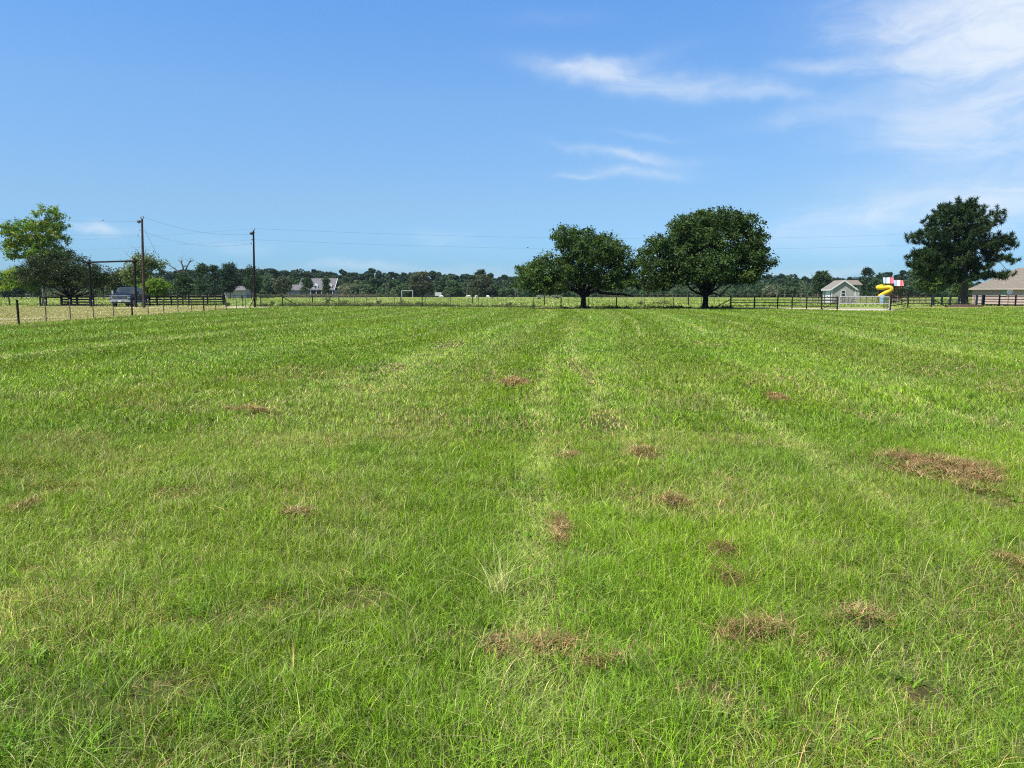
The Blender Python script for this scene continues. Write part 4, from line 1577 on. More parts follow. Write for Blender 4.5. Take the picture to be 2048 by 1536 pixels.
# ------------------------------------------------------------------ gates
def frame_gate(name, label, a, b, h, rows, matl, r=.026, vert=(), mesh_rows=None):
    """rounded tube gate from a to b (ground points)"""
    a, b = Vector(a), Vector(b)
    d = (b - a)
    L = d.length
    root = empty(name, a, math.atan2(d.y, d.x))
    tag(root, label, 'gate')
    c = .16
    z0 = .12
    pts = []
    for (cx, cz, a0) in ((L - c, h - c, 0), (c, h - c, 90), (c, z0 + c, 180), (L - c, z0 + c, 270)):
        for t in range(0, 91, 18):
            an = R(a0 + t)
            pts.append((cx + c * math.cos(an), 0, cz + c * math.sin(an)))
    pts.append(pts[0])
    m = MB()
    m.tube(pts, r, 8, False)
    m.build('frame', matl, root, smooth=True)
    for z in rows:
        m = MB()
        m.tube([(r, 0, z), (L - r, 0, z)], r * .8, 7)
        m.build('rail', matl, root, smooth=True)
    for x in vert:
        m = MB()
        m.tube([(x, 0, z0), (x, 0, h)], r * .9, 7)
        m.build('stile', matl, root, smooth=True)
    return root, L


ga, gb = g0(1678, 620.4), g0(1778, 620.9)
gr, GL = frame_gate('metal_gate', 'silver rounded tube gate standing closed on the pale gravel by the shed', ga, gb, 27.8 * S(71), [.62], GALV, .03)
m = MB()
for i in range(1, 26):
    x = GL * i / 26
    m.tube([(x, .004, .14), (x, .004, 1.24)], .0022, 3, False)
for i in range(1, 10):
    m.tube([(.05, .004, .14 + i * .115), (GL - .05, .004, .14 + i * .115)], .0022, 3, False)
m.build('wire_mesh', WIRE, gr)
m = MB()
for x in (.05, GL - .05):
    m.box(x, .03, .35, .07, .09, .08, bev=.01)
    m.box(x, .03, 1.1, .07, .09, .08, bev=.01)
m.build('hinge', PIPE, gr)
g2a = g0(1777.5, 619.8)
g2, L2 = frame_gate('metal_gate', 'second silver gate swung open edge on beside the closed silver gate', g2a, g2a + Vector((1.5, 4.2, 0)) + Vector((0, 0, 0)), 1.28, [.36, .6, .84, 1.04], PIPE, .024, vert=(1.1, 2.2, 3.3))

# ranch gate with circle, left of truck
ga, gb = g0(186, 612.4), g0(216, 612.8)
gb = ga + (gb - ga).normalized() * 3.6
gr, GL = frame_gate('ranch_gate', 'thin dark ranch gate with a ring in its middle left of the truck', ga, gb, 24.5 * S(95), [.5, .82, 1.18], PIPE, .022)
m = MB()
cc = (18.6 / 30 * 1.85, 0, 14.4 * S(95))
m.tube([(cc[0] + .48 * math.cos(t * math.pi / 12), -.03, cc[2] + .48 * math.sin(t * math.pi / 12)) for t in range(25)], .02, 6, False)
m.build('ring', PIPE, gr, smooth=True)
m = MB()
star = []
for i in range(10):
    rr_ = .13 if i % 2 == 0 else .055
    star.append((cc[0] + rr_ * math.sin(i * math.pi / 5), cc[2] + rr_ * math.cos(i * math.pi / 5)))
m.prism(star, -.045, -.03, 'y')
m.build('emblem', PIPE, gr)

# entrance arch
root = empty('entrance_arch', g0(181, 612.6))
tag(root, 'tall dark timber entrance arch with a level crossbeam over the drive', 'arch')
o = root.location
b1, b2 = g0(182.5, 613.3), g0(272.3, 614.6)
t1, t2 = P(178.6, 521, b1.y), P(269, 518, b2.y)
for b_, t_, r_ in ((b1, t1, .125), (b2, t2, .12)):
    m = MB()
    v = t_ - b_
    pts = [b_ - o - Vector((0, 0, .1)), b_ - o + v * .3, b_ - o + v * .7, t_ - o, t_ - o + Vector((0, 0, .12))]
    m.tube(pts, [r_ * 1.25, r_ * 1.1, r_, r_ * .95, r_ * .7], 12)
    m.build('post', BLACKW, root, smooth=True)
m = MB()
m.tube([t1 - o + Vector((-.3, -.14, -.22)), t2 - o + Vector((.3, -.14, -.22))], .10, 10)
m.build('crossbeam', BLACKW, root, smooth=True)
for t_ in (t1, t2):
    m = MB()
    m.tube([t_ - o + Vector((-.08, -.16, -.25)), t_ - o + Vector((.2, -.16, -.25))], .17, 8)
    m.build('collar', PIPE, root, smooth=True)
root = empty('gate_post', g0(186.0, 612.5))
tag(root, 'short stout dark gate post at the foot of the arch', 'post')
m = MB()
m.box(0, .05, .72, .26, .26, 1.5, bev=.02)
m.build('post', BLACKW, root)
m = MB()
m.box(0, .05, 1.49, .30, .30, .05, bev=.01)
m.build('cap', PIPE, root)

# ------------------------------------------------------------------ utility poles and wires
POLE1 = mat('pole_wood_brown', (0.070, 0.052, 0.041), .95, .08, .3, 3, stretch=(4, 4, .4), bump=.3)
POLE2 = mat('pole_wood_dark', (0.022, 0.017, 0.017), .95, .08, .3, 3, stretch=(4, 4, .4), bump=.3)
GREYM = mat('grey_metal', (0.045, 0.055, 0.065), .6, .3, .1, 8)
CER = mat('insulator_glaze', (0.06, 0.085, 0.11), .3, .6, .1, 8)
LENS = mat('lamp_lens', (0.06, 0.08, 0.10), .2, .6, .1, 8)
CABLE = mat('cable', (0.10, 0.11, 0.13), .6, .3, .1, 8)


def utility_pole(label, base, top, r0, r1, matl, lamp, pins, group='utility poles'):
    b = g0(*base)
    t_ = P(top[0], top[1], b.y)
    root = empty('utility_pole', b)
    tag(root, label, 'utility pole', group)
    o = b
    v = t_ - b
    m = MB()
    m.tube([Vector((0, 0, -.2)), v * .33, v * .66, v], [r0, r0 * .9, (r0 + r1) / 2, r1], 14)
    m.build('pole', matl, root, smooth=True)
    lp = P(lamp[0], lamp[1], b.y) - o
    m = MB()
    m.tube([lp + Vector((.42, .0, .12)), lp + Vector((.1, -.05, .12))], .03, 8)
    arm = m.build('lamp_arm', GREYM, root, smooth=True)
    m = MB()
    m.tube([lp + Vector((0, 0, .17)), lp + Vector((0, 0, .13)), lp + Vector((0, 0, .02)), lp + Vector((0, 0, -.06))], [.08, .15, .22, .2], 14)
    m.build('lamp_head', GREYM, root, smooth=True)
    m = MB()
    m.tube([lp + Vector((0, 0, -.06)), lp + Vector((0, 0, -.12)), lp + Vector((0, 0, -.17))], [.17, .14, .05], 12)
    m.build('lamp_lens', LENS, root, smooth=True)
    for (x, y, kind) in pins:
        q = P(x, y, b.y) - o
        m = MB()
        if kind == 't':
            m.tube([q + Vector((0, 0, -.2)), q + Vector((0, 0, -.06)), q + Vector((0, 0, -.05)), q, q + Vector((0, 0, .05)), q + Vector((0, 0, .09))], [.02, .02, .075, .085, .05, .06], 10)
        else:
            m.tube([q + Vector((.32, 0, 0)), q + Vector((.1, 0, 0))], .018, 6)
            m.tube([q + Vector((.1, 0, 0)), q + Vector((.06, 0, 0)), q + Vector((-.04, 0, 0)), q + Vector((-.06, 0, 0))], [.03, .055, .055, .03], 9)
        m.build('insulator', CER, root, smooth=True)
    return root, b


pole1, pb1 = utility_pole('taller brown utility pole beside the parked truck with a lamp at its top', (288, 615.6), (284, 437.0), .155, .10, POLE1, (277.8, 443.5), [(281.6, 434, 't'), (286.6, 434, 't'), (279.5, 460, 's'), (276.5, 470, 's')])
pole2, pb2 = utility_pole('dark thinner utility pole standing alone at the field corner', (509.5, 615.3), (506.9, 461), .125, .085, POLE2, (502.8, 466.8), [(508.8, 457.8, 't'), (503.5, 479.5, 's'), (502.5, 487, 's')])


def wire(label, a, b, sag, r=.009, n=28, name='power_line', group='overhead wires'):
    a, b = Vector(a), Vector(b)
    m = MB()
    pts = []
    for i in range(n + 1):
        t = i / n
        p = a.lerp(b, t) - a
        p.z -= sag * 4 * t * (1 - t)
        pts.append(p)
    m.tube(pts, r, 5, False)
    o = m.build(name, CABLE, None)
    o.location = a
    return tag(o, label, 'wire', group)


D1, D2 = pb1.y, pb2.y
wire('upper sagging wire between the two utility poles', P(286.8, 433.6, D1), P(504, 468.3, D2), 12 * S(D1), .011)
wire('lower sagging wire between the two utility poles', P(286.5, 463, D1), P(502.5, 487, D2), 15 * S(D1), .011)
wire('upper wire from the taller pole running off to the left', P(282, 442.5, D1), P(-160, 431, D1 - 4), 3 * S(D1), .009)
wire('lower wire from the taller pole running off to the left', P(277, 470, D1), P(-160, 464, D1 - 4), 2 * S(D1), .009)
wire('upper long wire from the dark pole across the sky to the right', P(508.8, 457, D2), P(2260, 437, D2 + 48), 38 * S(D2), .0065, 60)
wire('lower long wire from the dark pole across the sky to the right', P(504, 479.3, D2), P(2260, 460, D2 + 48), 37 * S(D2), .0065, 60)
wire('upper faint wire from the dark pole passing behind the taller pole', P(507, 457.5, D2), P(-160, 488, 130), 8 * S(D2), .006)
wire('lower faint wire from the dark pole passing behind the taller pole', P(504, 479.5, D2), P(-160, 508, 130), 8 * S(D2), .006)
wire('steep guy wire slanting from the taller pole to the ground at right', P(288.5, 458, D1), g0(366, 612.4), 0.02, .012, 6, 'guy_wire')


# ------------------------------------------------------------------ pickup truck
PAINT = mat('truck_paint', (0.005, 0.010, 0.026), .35, .25, .1, 2, coat=.12)
CHROME = mat('chrome', (0.80, 0.81, 0.83), .12, .6, .03, 5, metal=1.0)
BLKPL = mat('black_plastic', (0.018, 0.018, 0.020), .5, .4, .15, 8)
TYRE = mat('tyre_rubber', (0.020, 0.020, 0.021), .85, .2, .15, 8)
GLASS = mat('dark_window_glass', (0.006, 0.016, 0.026), .2, .15, .3, 1.6, col2=(.022, .036, .042))  # paler noise colour painted in for the reflection on the windscreen
HEADL = mat('headlight_glass', (0.05, 0.06, 0.12), .1, .8, .15, 10, coat=.6)
SILVER = mat('alloy', (0.50, 0.51, 0.53), .3, .6, .1, 8, metal=.8)
AMBER = mat('amber_plastic', (0.6, 0.2, 0.03), .3, .5, .1, 8)


def truck():
    base = g0(238, 614.6)
    root = empty('pickup_truck', g0(238, 614.4) + Vector((-1.55, 5.8, 0)), R(9))
    tag(root, 'dark blue crew cab pickup truck with chrome grille parked under the entrance arch', 'pickup truck')
    sc = 1.13
    root.scale = (sc, sc, sc)
    W = 2.03
    L = 6.35
    hw = W / 2
    yf, yr = -L / 2, L / 2

    def arch(cy, r=.50, z0=.42):
        out = []
        for i in range(11):
            a = math.pi - math.pi * i / 10
            out.append((cy - r * math.cos(math.pi - a) * -1 if False else cy + r * math.cos(a), z0 + .06 + r * math.sin(a)))
        return out
    fy, ry = yf + 1.02, yr - 1.32
    # lower body side profile (y, z)
    prof = [(yf + .10, .62), (yf + .14, .48), (fy - .50, .48)] + arch(fy) + [(fy + .5, .48), (ry - .5, .48)] + arch(ry) + [(ry + .5, .50), (yr - .02, .56), (yr, 1.34), (yf + 4.55, 1.36), (yf + 4.5, 1.30), (yf + 1.75, 1.30), (yf + 1.6, 1.34), (yf + .55, 1.28), (yf + .16, 1.20), (yf + .05, 1.0)]
    m = MB()
    m.prism(prof, -hw, hw)
    body = m.build('body', PAINT, root)
    md = body.modifiers.new('bevel', 'BEVEL')
    md.width = .045
    md.segments = 3
    md.limit_method = 'ANGLE'
    md.angle_limit = R(50)
    # bonnet, slightly crowned
    m = MB()
    xs = [-.92, -.6, -.3, 0, .3, .6, .92]
    ys = [yf + .16, yf + .5, yf + 1.0, yf + 1.6]
    vs, fs = [], []
    for yy in ys:
        for x in xs:
            k = (yy - yf) / 1.6
            vs.append((x, yy, 1.245 + .09 * min(1, k * 1.6) + .05 * (1 - (x / .92) ** 2) + (.03 if .3 <= abs(x) <= .6 else 0)))
    for j in range(3):
        for i in range(6):
            a = j * 7 + i
            fs.append((a, a + 1, a + 8, a + 7))
    m.add(vs, fs)
    m.add([(x, yf + .14, 1.10) for x in xs] + [(v[0], v[1] - .001, v[2]) for v in vs[:7]], [(i, i + 1, i + 8, i + 7) for i in range(6)])
    m.build('bonnet', PAINT, root, smooth=True)
    # cab
    y0, y1, y2, y3 = yf + 1.55, yf + 2.25, yf + 3.9, yf + 4.45
    zb, zt = 1.30, 1.985
    ww, wt_ = hw - .07, hw - .19
    vs = [(-ww, y0, zb), (ww, y0, zb), (ww, y3, zb), (-ww, y3, zb), (-wt_, y1, zt), (wt_, y1, zt), (wt_, y3 - .25, zt), (-wt_, y3 - .25, zt), (-wt_ + .1, y1 + .3, zt + .05), (wt_ - .1, y1 + .3, zt + .05), (wt_ - .1, y3 - .5, zt + .05), (-wt_ + .1, y3 - .5, zt + .05)]
    fs = [(0, 1, 5, 4), (1, 2, 6, 5), (2, 3, 7, 6), (3, 0, 4, 7), (4, 5, 9, 8), (5, 6, 10, 9), (6, 7, 11, 10), (7, 4, 8, 11), (8, 9, 10, 11)]
    MB().add(vs, fs).build('cab', PAINT, root)

    def lerp3(a, b, t):
        return Vector(a).lerp(Vector(b), t)

    def panel(name, q, n, inset, matl):
        a, b, c, d = [Vector(p) for p in q]
        n = Vector(n) * .012
        cen = (a + b + c + d) / 4
        vs = [p.lerp(cen, inset) + n for p in (a, b, c, d)] + [p.lerp(cen, inset * .8) - n for p in (a, b, c, d)]
        return MB().add(vs, [(0, 1, 2, 3), (4, 7, 6, 5), (0, 4, 5, 1), (1, 5, 6, 2), (2, 6, 7, 3), (3, 7, 4, 0)]).build(name, matl, root)
    panel('windshield', (vs[0], vs[1], vs[5], vs[4]), (0, -.7, .7), .09, GLASS)
    panel('rear_window', (vs[2], vs[3], vs[7], vs[6]), (0, .9, .3), .15, GLASS)
    for sg, (i0, i1, i2, i3) in ((1, (1, 2, 6, 5)), (-1, (0, 3, 7, 4))):
        A, B, C_, D = [Vector(vs[i]) for i in (i0, i1, i2, i3)]
        for (t0, t1) in ((.12, .50), (.54, .93)):
            q = (A.lerp(B, t0), A.lerp(B, t1), D.lerp(C_, t1), D.lerp(C_, max(t0 - .06, .04)))
            panel('side_window', q, (sg, 0, .2), .13, GLASS)
    # grille
    m = MB()
    m.box(0, yf + .06, .96, 1.46, .10, .44, bev=.03)
    gr_ = m.build('grille', BLKPL, root)
    m = MB()
    for z in (.84, .96, 1.08):
        m.box(0, yf - .0, z, 1.30, .02, .016)
    m.box(0, yf + .02, 1.19, 1.52, .06, .05, bev=.012)
    m.box(0, yf + .02, .745, 1.52, .06, .05, bev=.012)
    for x in (-.74, .74):
        m.box(x, yf + .02, .967, .045, .06, .40, bev=.012)
    m.build('grille_trim', CHROME, gr_)
    m = MB()
    m.tube([(0, yf - .03, .98), (0, yf - .005, .98)], .12, 20)
    em = m.build('badge', mat('badge_blue', (0.015, 0.04, 0.16), .3, .5, .1, 8), gr_, smooth=True)
    for v in em.data.vertices:
        v.co.x *= 1.4
        v.co.z = .98 + (v.co.z - .98) * .6
    for sg in (-1, 1):
        m = MB()
        m.box(sg * .885, yf + .085, .96, .24, .13, .42, bev=.03)
        h = m.build('headlight', HEADL, root)
        m = MB()
        m.box(sg * .885, yf + .022, .96, .26, .02, .04, bev=.006)
        m.box(sg * .79, yf + .022, .96, .03, .02, .40, bev=.006)
        m.build('headlight_trim', CHROME, h)
        m = MB()
        m.tube([(sg * (hw - .02), y0 + .28, 1.38), (sg * (hw + .16), y0 + .25, 1.42)], .03, 8)
        arm = m.build('mirror', BLKPL, root)
        m = MB()
        m.box(sg * (hw + .24), y0 + .24, 1.50, .20, .11, .36, bev=.03)
        m.build('mirror_housing', CHROME if sg < 0 else BLKPL, arm)
        m = MB()
        m.box(sg * .78, yr + .01, 1.08, .2, .05, .36, bev=.02)
        m.build('tail_light', mat('tail_red', (0.35, .01, .01), .2, .6, .1, 8), root)
        for yy in (y0 + 1.25, y0 + 2.3):
            m = MB()
            m.box(sg * (hw + .005), yy, 1.17, .03, .18, .035, bev=.008)
            m.build('door_handle', CHROME, root)
    # bumpers
    m = MB()
    poly = [(-1.02, yf + .20), (-.98, yf - .02), (-.70, yf - .10), (.70, yf - .10), (.98, yf - .02), (1.02, yf + .20)]
    m.prism(poly, .50, .735, 'z')
    bu = m.build('front_bumper', CHROME, root)
    md = bu.modifiers.new('bevel', 'BEVEL')
    md.width = .03
    md.segments = 2
    m = MB()
    m.box(0, yf - .085, .60, .9, .06, .10, bev=.01)
    m.box(0, yf + .04, .44, 1.7, .2, .13, bev=.03)
    m.build('lower_valance', BLKPL, bu)
    m = MB()
    m.box(0, yf - .125, .585, .31, .012, .155, bev=.004)
    m.build('license_plate', mat('plate', (.6, .6, .58), .5, .4, .1, 8), bu)
    m = MB()
    m.box(0, yr + .08, .62, 1.95, .16, .20, bev=.03)
    m.build('rear_bumper', CHROME, root)
    # bed interior rim
    m = MB()
    m.box(0, (y3 + yr) / 2 + .05, 1.372, 1.7, yr - y3 - .2, .02)
    m.build('bed_cover', BLKPL, root)
    for sg in (-1, 1):
        m = MB()
        m.tube([(sg * (hw - .02), y0 + .3, .46), (sg * (hw + .06), y0 + .45, .42), (sg * (hw + .06), y3 - .2, .42)], .045, 8)
        m.build('running_board', CHROME, root, smooth=True)
        for cy in (fy, ry):
            wh = empty('wheel', (sg * (hw - .17), cy, .42))
            wh.parent = root
            m = MB()
            m.tube([(-.145, 0, 0), (-.14, 0, 0), (-.11, 0, 0), (.11, 0, 0), (.14, 0, 0), (.145, 0, 0)], [.26, .385, .42, .42, .385, .26], 26)
            m.build('tyre', TYRE, wh, smooth=True)
            m = MB()
            m.tube([(sg * .10, 0, 0), (sg * .148, 0, 0)], .25, 20)
            for k in range(6):
                a = k * math.pi / 3
                m.bar((sg * .155, .05 * math.cos(a), .05 * math.sin(a)), (sg * .155, .24 * math.cos(a), .24 * math.sin(a)), .025, .05, up=(1, 0, 0))
            m.build('rim', SILVER, wh)
            m = MB()
            m.tube([(sg * .05, 0, 0), (-sg * .12, 0, 0)], .10, 10)
            m.build('hub', BLKPL, wh)
    m = MB()
    m.box(0, 0, .47, 1.5, L - 1.0, .20)
    m.build('chassis', BLKPL, root)
    return root


truck()

# ------------------------------------------------------------------ shed
SIDING = mat('green_grey_siding', (0.30, 0.30, 0.262), .8, .2, .05, 3)
TRIM = mat('white_trim', (0.60, 0.61, 0.60), .6, .3, .04, 5)
SHING = mat('tan_shingle', (0.20, 0.180, 0.155), .95, .1, .2, 5, col2=(0.155, 0.138, 0.120), bump=.4)
SHING2 = mat('brown_shingle', (0.18, 0.158, 0.130), .95, .1, .2, 3, col2=(0.125, 0.110, 0.090), bump=.4, stretch=(1, 1, 4))
GREYROOF = mat('grey_shingle', (0.135, 0.13, 0.135), .95, .05, .2, 2, col2=(0.10, 0.098, 0.105))
DARKG = mat('dark_pane', (0.03, 0.035, 0.04), .1, .7, .2, 3)


def shed():
    dS = 124.0
    k = S(dS)
    fx0, fx1 = P(1663.7, 588, dS).x, P(1710.0, 588, dS).x
    w_ = fx1 - fx0
    cx = (fx0 + fx1) / 2
    D = 3.3
    he = 29.5 * k
    ha = 45.0 * k
    root = empty('garden_shed', (cx, dS, 0))
    tag(root, 'small grey green gabled shed with white trim, white door and tan roof', 'shed')
    hw = w_ / 2
    m = MB()
    m.prism([(-hw, -.05), (hw, -.05), (hw, he), (0, ha - .08), (-hw, he)], 0, D, 'y')
    m.build('wall', SIDING, root)
    # roof
    ov, ovf = .32, .22
    sl = (ha - he) / hw
    m = MB()
    for sg in (-1, 1):
        x1 = sg * (hw + ov)
        z1 = he - sl * ov
        m.add([(0, -ovf, ha + .02), (x1, -ovf, z1 + .02), (x1, D + ovf, z1 + .02), (0, D + ovf, ha + .02), (0, -ovf, ha + .10), (x1, -ovf, z1 + .10), (x1, D + ovf, z1 + .10), (0, D + ovf, ha + .10)],
              [(0, 1, 2, 3), (4, 7, 6, 5), (0, 4, 5, 1), (1, 5, 6, 2), (2, 6, 7, 3), (3, 7, 4, 0)])
    m.build('roof', SHING, root)
    m = MB()
    for sg in (-1, 1):
        x1 = sg * (hw + ov)
        z1 = he - sl * ov
        m.bar((0, -ovf - .02, ha + .01), (x1, -ovf - .02, z1 + .01), .035, .17, up=(0, 0, 1))
        m.box(x1 + sg * .02, D / 2, z1 - .01, .035, D + 2 * ovf, .17)
        m.bar((0, D + ovf + .02, ha + .01), (x1, D + ovf + .02, z1 + .01), .035, .17, up=(0, 0, 1))
    m.build('fascia', TRIM, root)
    m = MB()
    for x in (-hw, hw):
        for y in (0, D):
            m.box(x + (.004 if x > 0 else -.004), y + (-.004 if y == 0 else .004), he / 2 - .03, .13, .13, he - .06)
    m.build('corner_board', TRIM, root)
    # window
    k_ = k
    wx = (1686.6 - 1686.85) * k_
    zc = (588 - 587.0) * k_ + EYE
    ww, wh = 9.2 * k_, 13.0 * k_
    fr = MB()
    for (x, z, sx, sz) in ((wx - ww / 2, zc, .11, wh), (wx + ww / 2, zc, .11, wh), (wx, zc + wh / 2, ww + .11, .11), (wx, zc - wh / 2, ww + .11, .11), (wx, zc, ww, .055)):
        fr.box(x, -.028, z, sx, .05, sz)
    f = fr.build('window', TRIM, root)
    m = MB()
    m.box(wx, -.012, zc, ww - .1, .02, wh - .1)
    m.build('pane', DARKG, f)
    # double door on the left side
    m = MB()
    m.box(-hw - .02, 1.0, 1.04, .05, .86, 2.06, bev=.01)
    d_ = m.build('door', TRIM, root)
    m = MB()
    m.box(-hw - .02, 1.95, 1.04, .05, .86, 2.06, bev=.01)
    d2_ = m.build('door', TRIM, root)
    for dd, yy in ((d_, 1.36), (d2_, 1.60)):
        m = MB()
        m.box(-hw - .07, yy, 1.1, .04, .05, .16, bev=.01)
        m.build('handle', PIPE, dd)


shed()

# small building behind the shed, only its roof shows
root = empty('outbuilding', (P(1702, 588, 165).x, 165, 0))
tag(root, 'low brown roofed outbuilding showing above the right slope of the shed roof', 'building')
k = S(165)
m = MB()
m.box(.4, 2.2, 1.3, 3.0, 4.0, 2.6)
m.build('wall', SIDING, root)
m = MB()
z0, z1 = EYE + (588 - 569.5) * k, EYE + (588 - 560) * k
m.prism([(-.3, z0), (2.2, z1), (4.7, z0), (4.7, z0 - .12), (2.2, z1 - .12), (-.3, z0 - .12)], -1.6, 2.3, 'x')
m.build('roof', SHING2, root)

# ------------------------------------------------------------------ playset
CEDAR = mat('stained_cedar', (0.070, 0.040, 0.030), .8, .2, .3, 4, stretch=(3, 3, .6))
YEL = mat('yellow_plastic', (0.62, 0.40, 0.012), .32, .5, .04, 3)
BLUEC = mat('blue_plastic', (0.20, 0.30, 0.38), .4, .4, .1, 3)


def stripe_mat():
    m = bpy.data.materials.new('striped_canvas')
    m.use_nodes = True
    t = NT(m.node_tree)
    bs = m.node_tree.nodes['Principled BSDF']
    tcn = t.n('ShaderNodeTexCoord')
    s_ = t.n('ShaderNodeSeparateXYZ')
    t.l(tcn.outputs['Object'], s_.inputs[0])
    rp = t.n('ShaderNodeValToRGB')
    rp.color_ramp.interpolation = 'CONSTANT'
    cols = [(0, (.25, .33, .40)), (.17, (.13, .19, .26)), (.33, (.48, .44, .31)), (.63, (.32, .03, .05)), (.77, (.45, .10, .13))]
    while len(rp.color_ramp.elements) < len(cols):
        rp.color_ramp.elements.new(.5)
    for e, (p_, c_) in zip(rp.color_ramp.elements, cols):
        e.position = p_
        e.color = (*c_, 1)
    t.l(t.mr(s_.outputs[0], -.75, .75, 0, 1, smooth=False), rp.inputs[0])
    t.l(rp.outputs[0], bs.inputs['Base Color'])
    bs.inputs['Roughness'].default_value = .8
    return m


STR = stripe_mat()


def playset():
    dP = 121.0
    k = S(dP)
    X = lambda px: P(px, 588, dP).x
    Z = lambda py: EYE + (588 - py) * k
    root = empty('playset', (X(1785), dP, 0), R(-25))
    tag(root, 'wooden playset with two striped canopies and a yellow tube slide behind the silver gate', 'playset')
    ox = X(1785)

    def tower(x0, x1, zf, ztop, deck):
        m = MB()
        for x in (x0, x1):
            for y in (0, 1.3):
                m.box(x - ox, y, zf / 2, .11, .11, zf, bev=.01)
        m.build('tower_post', CEDAR, root)
        m = MB()
        m.box((x0 + x1) / 2 - ox, .65, deck, x1 - x0 - .112, 1.41, .10)
        m.build('deck', CEDAR, root)
        for y in (-.07, 1.37):
            m = MB()
            for z in (deck + .28, deck + .52, deck + .75, deck - .25):
                m.box((x0 + x1) / 2 - ox, y, z, x1 - x0, .03, .13)
            m.box((x0 + x1) / 2 - ox, y, deck - .7, x1 - x0, .03, .5)
            m.build('railing', CEDAR, root)

    tower(X(1768), X(1785), Z(566), 0, Z(582))
    tower(X(1788), X(1802.5), Z(571), 0, Z(588))

    def canopy(px0, px1, pt, pb, tiltpx):
        cx, w_ = (X(px0) + X(px1)) / 2, X(px1) - X(px0)
        zt, zb = Z(pt), Z(pb)
        hw = w_ / 2
        m = MB()
        n = 8
        vs, fs = [], []
        for i in range(n + 1):
            x = -hw + w_ * i / n
            for (y, z, dx) in ((-.85, zb, .06), (.65, zt, -.06), (2.15, zb, .06)):
                vs.append((x + dx, y, z))
        for i in range(n):
            for j in (0, 1):
                a = i * 3 + j
                fs.append((a, a + 3, a + 4, a + 1))
        o_ = MB().add(vs, fs).build('canopy', STR, root)
        sd_ = o_.modifiers.new('solid', 'SOLIDIFY')
        sd_.thickness = .02
        o_.location = (cx - ox, 0, 0)
        # canopy rafters
        m = MB()
        for x in (-hw + .1, hw - .1):
            m.bar((x, -.8, zb - .05), (x, .65, zt - .05), .05, .08)
            m.bar((x, 2.1, zb - .05), (x, .65, zt - .05), .05, .08)
        m.build('canopy_frame', CEDAR, root).location = (cx - ox, 0, 0)

    canopy(1767, 1785.8, 555, 567, 0)
    canopy(1786.8, 1803.4, 560.5, 572, 0)
    m = MB()
    m.box(X(1794) - ox, -.12, Z(575.5), .55, .06, .22, bev=.05)
    m.build('red_panel', mat('red_plastic', (.45, .03, .04), .5, .4, .1, 3), root)
    # tube slide: out of the tower to the left, round and down towards the right, then down to the left
    pts2 = [(1783, 572, .4), (1776, 572.5, .3), (1768, 573, .2), (1761, 574.5, .0), (1758.2, 577.5, -.5), (1760.5, 580, -1.05), (1766, 579.5, -1.45), (1772, 577.5, -1.7), (1776.3, 578.2, -1.75)]
    path = [(1784, 571.5, .6), (1776, 572.3, .55), (1768, 573, .45), (1761.5, 574.0, .15), (1759.0, 575.5, -.35), (1762, 576.0, -.85), (1769, 574.8, -1.15), (1774.3, 575.4, -1.25), (1775.8, 579.0, -1.25), (1773, 582.3, -1.2), (1768.5, 585, -1.15), (1764, 588, -1.1), (1759.6, 591.5, -1.05), (1758.4, 593.5, -1.05)]
    pp = []
    for i in range(len(path) - 1):
        for t in (0, .25, .5, .75):
            p0 = path[max(i - 1, 0)]
            p1, p2 = path[i], path[i + 1]
            p3 = path[min(i + 2, len(path) - 1)]
            q = []
            for c in range(3):
                a, b, c_, d = p0[c], p1[c], p2[c], p3[c]
                q.append(.5 * ((2 * b) + (-a + c_) * t + (2 * a - 5 * b + 4 * c_ - d) * t * t + (-a + 3 * b - 3 * c_ + d) * t ** 3))
            pp.append(Vector(((X(q[0]) - ox - q[2] * math.sin(R(25))) / math.cos(R(25)), q[2], Z(q[1]))))
    rad = [.30 + (.022 if i % 8 in (0, 1) else 0) for i in range(len(pp))]
    m = MB()
    m.tube(pp, rad, 18)
    m.build('tube_slide', YEL, root, smooth=True)
    # slide legs
    for px, yy in ((1757, -1.0), (1760, -.3)):
        m = MB()
        m.bar((X(px) - ox, yy, 0), (X(px + 1.5) - ox, yy, Z(581)), .09, .09)
        m.build('slide_leg', CEDAR, root)
    # swing beam with A frame
    m = MB()
    m.bar((X(1803) - ox, .65, Z(579)), (X(1813) - ox, .65, Z(586)), .12, .12)
    m.build('swing_beam', CEDAR, root)
    for y in (-.3, 1.6):
        m = MB()
        m.bar((X(1806) - ox, .65, Z(581)), (X(1816) - ox, y, 0), .09, .09)
        m.build('beam_leg', CEDAR, root)
    m = MB()
    for s_ in (-.35, .35):
        m.bar((X(1790) - ox + s_, -1.6, 0), (X(1790) - ox + s_, -.1, Z(588)), .06, .12)
    for i in range(6):
        m.box(X(1790) - ox, -1.45 + i * .24, .15 + i * .24 * Z(588) / 1.5, .7, .1, .04)
    m.build('ladder', OLDWOOD2, root)


playset()

# blue barrel
root = empty('barrel', (P(1765.5, 588, 117).x, 117, 0))
tag(root, 'pale blue upright barrel standing below the yellow slide', 'barrel')
m = MB()
m.tube([(0, 0, 0), (0, 0, .03), (0, 0, .38), (0, 0, .42), (0, 0, .46), (0, 0, .84), (0, 0, .88), (0, 0, .92), (0, 0, 1.30), (0, 0, 1.34)], [.33, .36, .36, .375, .36, .36, .375, .36, .355, .33], 22)
m.build('barrel_body', BLUEC, root, smooth=True)
m = MB()
m.tube([(0, 0, 1.34), (0, 0, 1.37)], .34, 22)
m.build('lid', TRIM, root, smooth=True)


